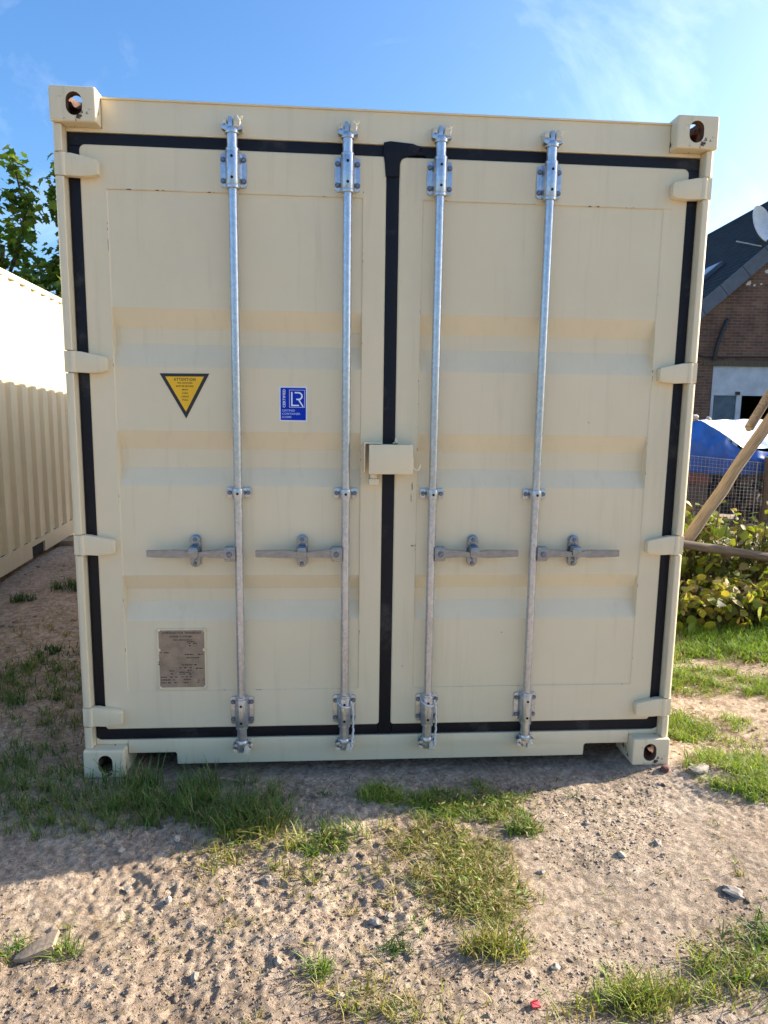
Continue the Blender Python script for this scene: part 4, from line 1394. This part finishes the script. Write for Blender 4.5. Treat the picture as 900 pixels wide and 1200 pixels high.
ru = np.random.default_rng(808)
UP = np.stack([ru.uniform(2.75, 5.6, 4200), ru.uniform(2.55, 3.7, 4200), ru.random(4200) ** 1.4 * .52], 1)
UP[:, 2] += ground_h(UP[:, 0], UP[:, 1])
o = leaf_cloud('undergrowth', UP, .06, OVAL, [(.06, .085, .02), (.10, .12, .03), (.05, .04, .025), (.15, .16, .04)], M['leaf'], None, 809, .4, .3)  # dark-tinted leaves added to stand for shadow and debris behind the bushes
tag(o, 'dark leaf cloud added for the shadows and debris behind the leafy bushes', kind='stuff')

# ------------------------------------------------------------------ grass
def blades(P, hgt, wid, lean, tints, seed):
    r = np.random.default_rng(seed); n_ = len(P)
    a = r.uniform(0, 2 * np.pi, n_); h_ = hgt * r.uniform(.45, 1.25, n_); ln = lean * r.uniform(.2, 1.5, n_)
    d = np.stack([np.cos(a), np.sin(a), np.zeros(n_)], 1)
    b_ = a + r.normal(0, .6, n_) + np.pi / 2; s = np.stack([np.cos(b_), np.sin(b_), np.zeros(n_)], 1)
    w = wid * r.uniform(.6, 1.3, n_)
    z = np.array([0, 0, 1.0])
    ts = [0, .4, .75, 1.0]; ws = [1, .9, .6]
    V = []
    for t, ww in zip(ts[:3], ws):
        c = P + d * (h_ * ln * t * t)[:, None] + z * (h_ * t * (1 - .25 * ln * t))[:, None]
        V += [c - s * (w * ww / 2)[:, None], c + s * (w * ww / 2)[:, None]]
    V.append(P + d * (h_ * ln)[:, None] + z * (h_ * (1 - .25 * ln))[:, None])
    V = np.stack(V, 1)
    base = np.arange(n_)[:, None, None] * 7
    tri = np.array([(0, 1, 3), (0, 3, 2), (2, 3, 5), (2, 5, 4), (4, 5, 6)])[None]
    F = (base + tri).reshape(-1, 3)
    tints = np.array(tints); ti = tints[r.integers(0, len(tints), n_)] * r.uniform(.85, 1.55, (n_, 1))
    T = np.repeat(ti, 7, axis=0)
    return V.reshape(-1, 3), F, T
DARK = [(.035, .085, .016), (.050, .110, .020), (.028, .065, .014), (.075, .12, .03)]
SHADE = [(.08, .15, .025), (.11, .19, .03), (.055, .11, .02), (.15, .19, .05), (.22, .19, .09)]
GREEN = [(.085, .15, .020), (.12, .19, .025), (.06, .12, .018), (.16, .20, .035)]
YELLOW = [(.16, .19, .03), (.22, .22, .05), (.11, .16, .025), (.30, .25, .09), (.26, .21, .08)]
LAWN = [(.10, .18, .018), (.13, .22, .022), (.075, .145, .016), (.17, .23, .035)]
LIME = [(.16, .24, .022), (.12, .20, .02), (.21, .26, .03), (.09, .16, .018), (.24, .25, .06)]
DRY = [(.34, .27, .13), (.28, .21, .10), (.20, .17, .07)]
def scatter(cx, cy, rx, ry, n_, r, edge=.66):
    out = []
    t = r.random(n_) ** edge; a = r.uniform(0, 2 * np.pi, n_)
    x = cx + rx * t * np.cos(a); y = cy + ry * t * np.sin(a)
    keep = vnoise(x, y, 7.5, 77) + .45 * vnoise(x, y, 22, 78) > -.10 + .22 * r.normal(size=len(x))
    x, y = x[keep], y[keep]
    k = ~((x > -.004) & (x < W + .004) & (y > -.002) & (y < L))
    x, y = x[k], y[k]
    return np.stack([x, y, ground_h(x, y) - .004], 1)
PATCH = [  # cx, cy, rx, ry, n, height, lean, palette
    (.02, -.20, .42, .16, 1900, .075, .8, SHADE), (.50, -.20, .36, .17, 2100, .085, .8, SHADE), (.28, -.05, .16, .04, 200, .13, .5, SHADE), (.68, -.28, .22, .13, 1100, .085, .9, SHADE), (.62, -.07, .2, .05, 160, .12, .5, SHADE), (.35, -.30, .4, .08, 500, .05, .9, DRY + SHADE),
    (-.38, .0, .36, .26, 1700, .075, .8, SHADE), (-.15, .55, .25, .5, 500, .05, .8, DRY + DARK), (.78, -.40, .16, .10, 700, .08, 1.0, YELLOW),
    (.98, -.42, .13, .07, 500, .06, 1.2, GREEN), (.70, -.50, .22, .10, 420, .05, 1.1, YELLOW), (.95, -.62, .09, .08, 160, .05, 1.0, YELLOW),
    (-.75, 1.05, .40, .32, 3000, .06, .9, SHADE), (-.55, .35, .35, .3, 2200, .05, .9, SHADE), (-.25, .9, .18, .5, 900, .04, 1.0, SHADE + DRY), (-.62, 1.55, .25, .12, 500, .05, .8, DARK), (-1.1, 3.05, .20, .10, 600, .10, .6, DARK), (-1.42, 2.75, .10, .08, 250, .08, .6, DARK), (-1.0, .75, .4, .4, 1100, .06, .8, DARK + GREEN), (-1.1, 1.9, .5, .4, 500, .04, .9, DRY),
    (1.20, -.16, .10, .07, 420, .055, 1.0, LIME), (1.55, -.20, .22, .12, 1700, .036, 1.4, LIME + GREEN), (1.42, -.24, .18, .06, 500, .035, 1.4, LIME + GREEN),
    (1.42, -.52, .20, .16, 2000, .034, 1.5, YELLOW + YELLOW + DRY), (1.46, -.70, .17, .13, 1700, .036, 1.5, YELLOW + YELLOW + DRY), (1.33, -.62, .18, .2, 700, .05, 1.1, DRY + YELLOW), (1.28, -.40, .16, .12, 500, .05, 1.1, YELLOW + DRY),
    (1.455, -.95, .10, .06, 600, .07, .8, YELLOW), (1.71, -.37, .06, .045, 320, .055, .9, GREEN), (1.63, -.30, .06, .04, 120, .05, .9, YELLOW),
    (1.77, -1.12, .08, .05, 480, .075, .8, LIME + YELLOW), (2.10, -1.07, .22, .10, 800, .06, 1.0, LIME + YELLOW), (2.26, -.92, .12, .06, 420, .055, 1.0, GREEN), (1.92, -1.10, .16, .07, 420, .05, 1.0, YELLOW),
    (2.35, -1.05, .18, .12, 400, .06, .9, LIME), (.95, -1.01, .05, .03, 200, .05, .8, GREEN), (.25, -.875, .045, .035, 240, .055, .8, GREEN), (.10, -.87, .05, .03, 170, .05, .9, GREEN),
    (1.19, -.93, .05, .03, 140, .04, .9, DARK), (1.12, -1.05, .22, .10, 420, .045, 1.0, YELLOW + DRY), (1.24, -.85, .05, .03, 90, .04, .9, GREEN), (1.25, -1.12, .20, .06, 420, .06, .9, YELLOW), (1.55, -1.17, .3, .05, 500, .06, .8, YELLOW + DRY),
    (2.68, -.06, .17, .17, 3000, .05, 1.0, LIME), (2.86, -.02, .22, .14, 1800, .05, 1.0, LIME), (2.80, .36, .26, .14, 3000, .05, 1.0, LIME), (2.62, .48, .12, .18, 1500, .055, 1.0, LIME), (2.80, -.22, .18, .10, 1500, .045, 1, LIME), (2.98, .2, .14, .1, 420, .04, 1, LIME + DRY),
    (3.0, 1.0, .32, .13, 3400, .055, 1.0, LIME), (3.30, .85, .40, .13, 3600, .05, 1.0, LIME), (3.55, .72, .30, .12, 2000, .05, 1.0, LIME + GREEN), (2.75, 1.05, .22, .16, 900, .05, .9, GREEN), (2.7, .68, .1, .1, 300, .04, .9, GREEN),
    (3.5, 1.72, .95, .36, 12000, .07, .8, LAWN), (4.3, 1.50, .8, .36, 7000, .07, .8, LAWN), (3.05, 1.50, .45, .2, 2600, .05, .9, LAWN + DRY), (4.0, 1.15, .5, .12, 1500, .05, .9, LAWN + DRY), (3.0, 1.9, .5, .3, 3000, .07, .8, LAWN),
    (3.3, 1.36, .6, .16, 3600, .055, .9, LAWN + LIME), (3.9, 1.25, .5, .14, 2400, .055, .9, LAWN + LIME), (4.2, 3.6, 1.6, 1.3, 9000, .12, .8, DARK),
    (3.8, 2.15, 1.3, .15, 2600, .07, .9, DRY + GREEN), (1.2, -.75, 1.5, .6, 3800, .022, 1.5, YELLOW + DRY + DRY), (2.2, -.4, .7, .4, 350, .02, 1.3, DRY + YELLOW), (1.0, -.10, .6, .1, 160, .03, 1.2, DARK), (1.9, -.12, .4, .06, 80, .03, 1.2, DARK),
]
GV, GF, GT = [], [], []; off = 0
rg = np.random.default_rng(55)
for pi, (cx, cy, rx, ry, n_, h_, ln, pal) in enumerate(PATCH):
    P = scatter(cx, cy, rx * 1.12, ry * 1.12, int(n_ * (.72 if cy < -.35 else 1)), rg)
    if len(P) == 0: continue
    # tufting: pull towards random tuft centres
    ctr = P[rg.integers(0, len(P), max(4, len(P) // 18))]
    own = ctr[rg.integers(0, len(ctr), len(P))]
    pull = rg.random(len(P)) < .7
    P[pull, :2] = own[pull, :2] + rg.normal(0, .012, (int(pull.sum()), 2))
    bad = (P[:, 0] > -.006) & (P[:, 0] < W + .006) & (P[:, 1] > -.004) & (P[:, 1] < L)
    P = P[~bad]
    P[:, 2] = ground_h(P[:, 0], P[:, 1]) - .004
    v_, f_, t_ = blades(P, h_, .0036 if cy < 1 else .005, ln, pal, 400 + pi)
    GV.append(v_); GF.append(f_ + off); GT.append(t_); off += len(v_)
o = link('grass', fast_mesh('grass', np.concatenate(GV), np.concatenate(GF), np.concatenate(GT)), M['grass'])
tag(o, 'thin green and yellowing grass growing in patches on bare earth', kind='stuff')
# small broad-leaved weeds between the grass
WP = []
for cx, cy, rx, ry, n_ in ((1.55, -.2, .18, .09, 700), (1.42, -.55, .2, .2, 500), (1.46, -.72, .16, .12, 260), (.97, -.42, .12, .06, 260), (2.75, .35, .22, .16, 900), (2.7, -.08, .2, .16, 700), (1.0, -.6, .12, .1, 90), (1.71, -.37, .06, .04, 90), (.22, -.9, .06, .03, 50), (2.2, -1.0, .2, .12, 160), (.75, -.5, .3, .12, 140), (3.1, .92, .4, .16, 1500)):
    P = scatter(cx, cy, rx, ry, n_, rg); P[:, 2] += rg.uniform(.006, .035, len(P)); WP.append(P)
WP = np.concatenate(WP)
o = leaf_cloud('weeds', WP, .024, LANCE, LIME + YELLOW + DRY, M['leaf'], None, 91, .1, .8)
tag(o, 'small broad-leaved weeds creeping through the grass', kind='stuff')

# ------------------------------------------------------------------ clods and stones
base = bmesh.new(); bmesh.ops.create_icosphere(base, subdivisions=1, radius=1)
iv = np.array([v.co for v in base.verts]); base.faces.ensure_lookup_table()
ifc = np.array([[v.index for v in f.verts] for f in base.faces]); base.free()
def clods(n_, xr, yr, smin, smax, seed, power=2.5):
    r = np.random.default_rng(seed)
    x = r.uniform(*xr, n_); y = r.uniform(*yr, n_)
    k = ~((x > -.03) & (x < W + .03) & (y > -.02)); x, y = x[k], y[k]
    k = vnoise(x, y, 2.3, 88) + .5 * vnoise(x, y, 7, 89) > -.42 + .35 * r.random(len(x)); x, y = x[k], y[k]; n2 = len(x)
    s = smin + (smax - smin) * r.random(n2) ** power
    A = r.normal(size=(n2, 3, 3)); Q, _ = np.linalg.qr(A)
    sc = r.uniform(.6, 1.2, (n2, 1, 3)); jit = r.uniform(.5, 1.35, (n2, len(iv), 1))
    V = (iv[None] * sc * jit) @ Q * s[:, None, None]
    V[:, :, 2] *= .6
    z = ground_h(x, y) + s * .12
    V += np.stack([x, y, z], 1)[:, None, :]
    F = (np.arange(n2)[:, None, None] * len(iv) + ifc[None]).reshape(-1, 3)
    return V.reshape(-1, 3), F
parts = [clods(42000, (-.6, 2.9), (-1.5, .0), .0012, .0055, 61, 2.0), clods(900, (-.6, 2.9), (-1.5, .0), .004, .013, 64, 3.5), clods(1800, (-.9, 3.6), (-.2, 2.2), .004, .018, 62), clods(500, (-1.8, -.1), (.5, 5.5), .006, .024, 63)]
VV, FF, off = [], [], 0
for v_, f_ in parts: VV.append(v_); FF.append(f_ + off); off += len(v_)
o = link('clods', fast_mesh('clods', np.concatenate(VV), np.concatenate(FF)), M['soil'])
tag(o, 'crumbs and clods of dry soil lying on the ground', kind='stuff')
def stone(x, y, r, seed, label, mat='stone', sq=(1, .8, .55), group=None, sink=.25):
    o = link('stone', rock_mesh('stone', r, seed, sq, 2), M[mat], None)
    o.location = (x, y, gz(x, y) + r * sq[2] * (1 - 2 * sink)); o.rotation_euler = (0, 0, seed * 1.7)
    tag(o, label, 'stone', group)
# the broken slab on the left
mb = MB(); mb.prism([(-.058, -.022), (-.03, -.030), (.044, -.022), (.050, .036), (.036, .040), (-.012, .020), (-.055, -.008)], 'z', 0, .016, .003)
o = mb.build('stone_slab', M['timber_stone'], None, 40); o.location = (.185, -.885, gz(.185, -.885) + .012); o.rotation_euler = (.10, -.22, .15)
tag(o, 'flat broken brown stone slab beside a small green tuft', 'stone')
stone(.455, -.400, .016, 1, 'pale rounded pebble at the edge of the shadow, near the tall grass', 'stone_pale')
stone(.595, -.415, .019, 2, 'pale pebble with a flat face where the shadow ends before the tall grass', 'stone_pale', (1, .7, .6))
stone(.495, -.700, .015, 3, 'light upright pebble on bare earth uphill from the flat slab', 'stone_pale', (.8, .7, .9))
stone(2.545, -.045, .045, 4, 'flat grey stone lying at the right foot of the container', 'stone', (1.3, .8, .3))
stone(2.275, -.76, .030, 5, 'flat grey stone on bare earth above the right grass clump', 'stone', (1.2, .8, .3))
stone(2.405, -.035, .026, 6, 'reddish brown clod just before the right corner casting', 'clay')
for k, (x, y, r) in enumerate(((1.325, -.775, .016), (1.17, -.80, .018), (1.13, -.815, .02), (1.33, -.37, .016), (.79, -.60, .014), (.63, -.98, .016), (1.02, -1.08, .012), (.85, -.95, .016), (1.7, -.6, .016), (2.0, -.55, .018), (1.62, -1.0, .016), (.35, -.62, .016), (.28, -.45, .016), (1.95, -.35, .014), (2.15, -.5, .018))):
    stone(x, y, r, 20 + k, 'small dark grey pebble on the bare earth in front of the container' if k % 3 else 'small pale pebble on the bare earth among grass in front of the container', 'stone' if k % 3 else 'stone_pale', (1, .75, .55), 'dark pebbles on the bare earth' if k % 3 else 'pale pebbles on the bare earth')
mb = MB(); mb.prism([(-.014, -.008), (.010, -.010), (.015, .004), (.002, .012), (-.012, .007)], 'z', 0, .006, .001)
o = mb.build('plastic_scrap', M['red_scrap'], None, 40); o.location = (1.522, -1.135, gz(1.522, -1.135) + .006); o.rotation_euler = (.2, .15, .3)
tag(o, 'small red plastic scrap on the bare earth between grass tufts', 'scrap')
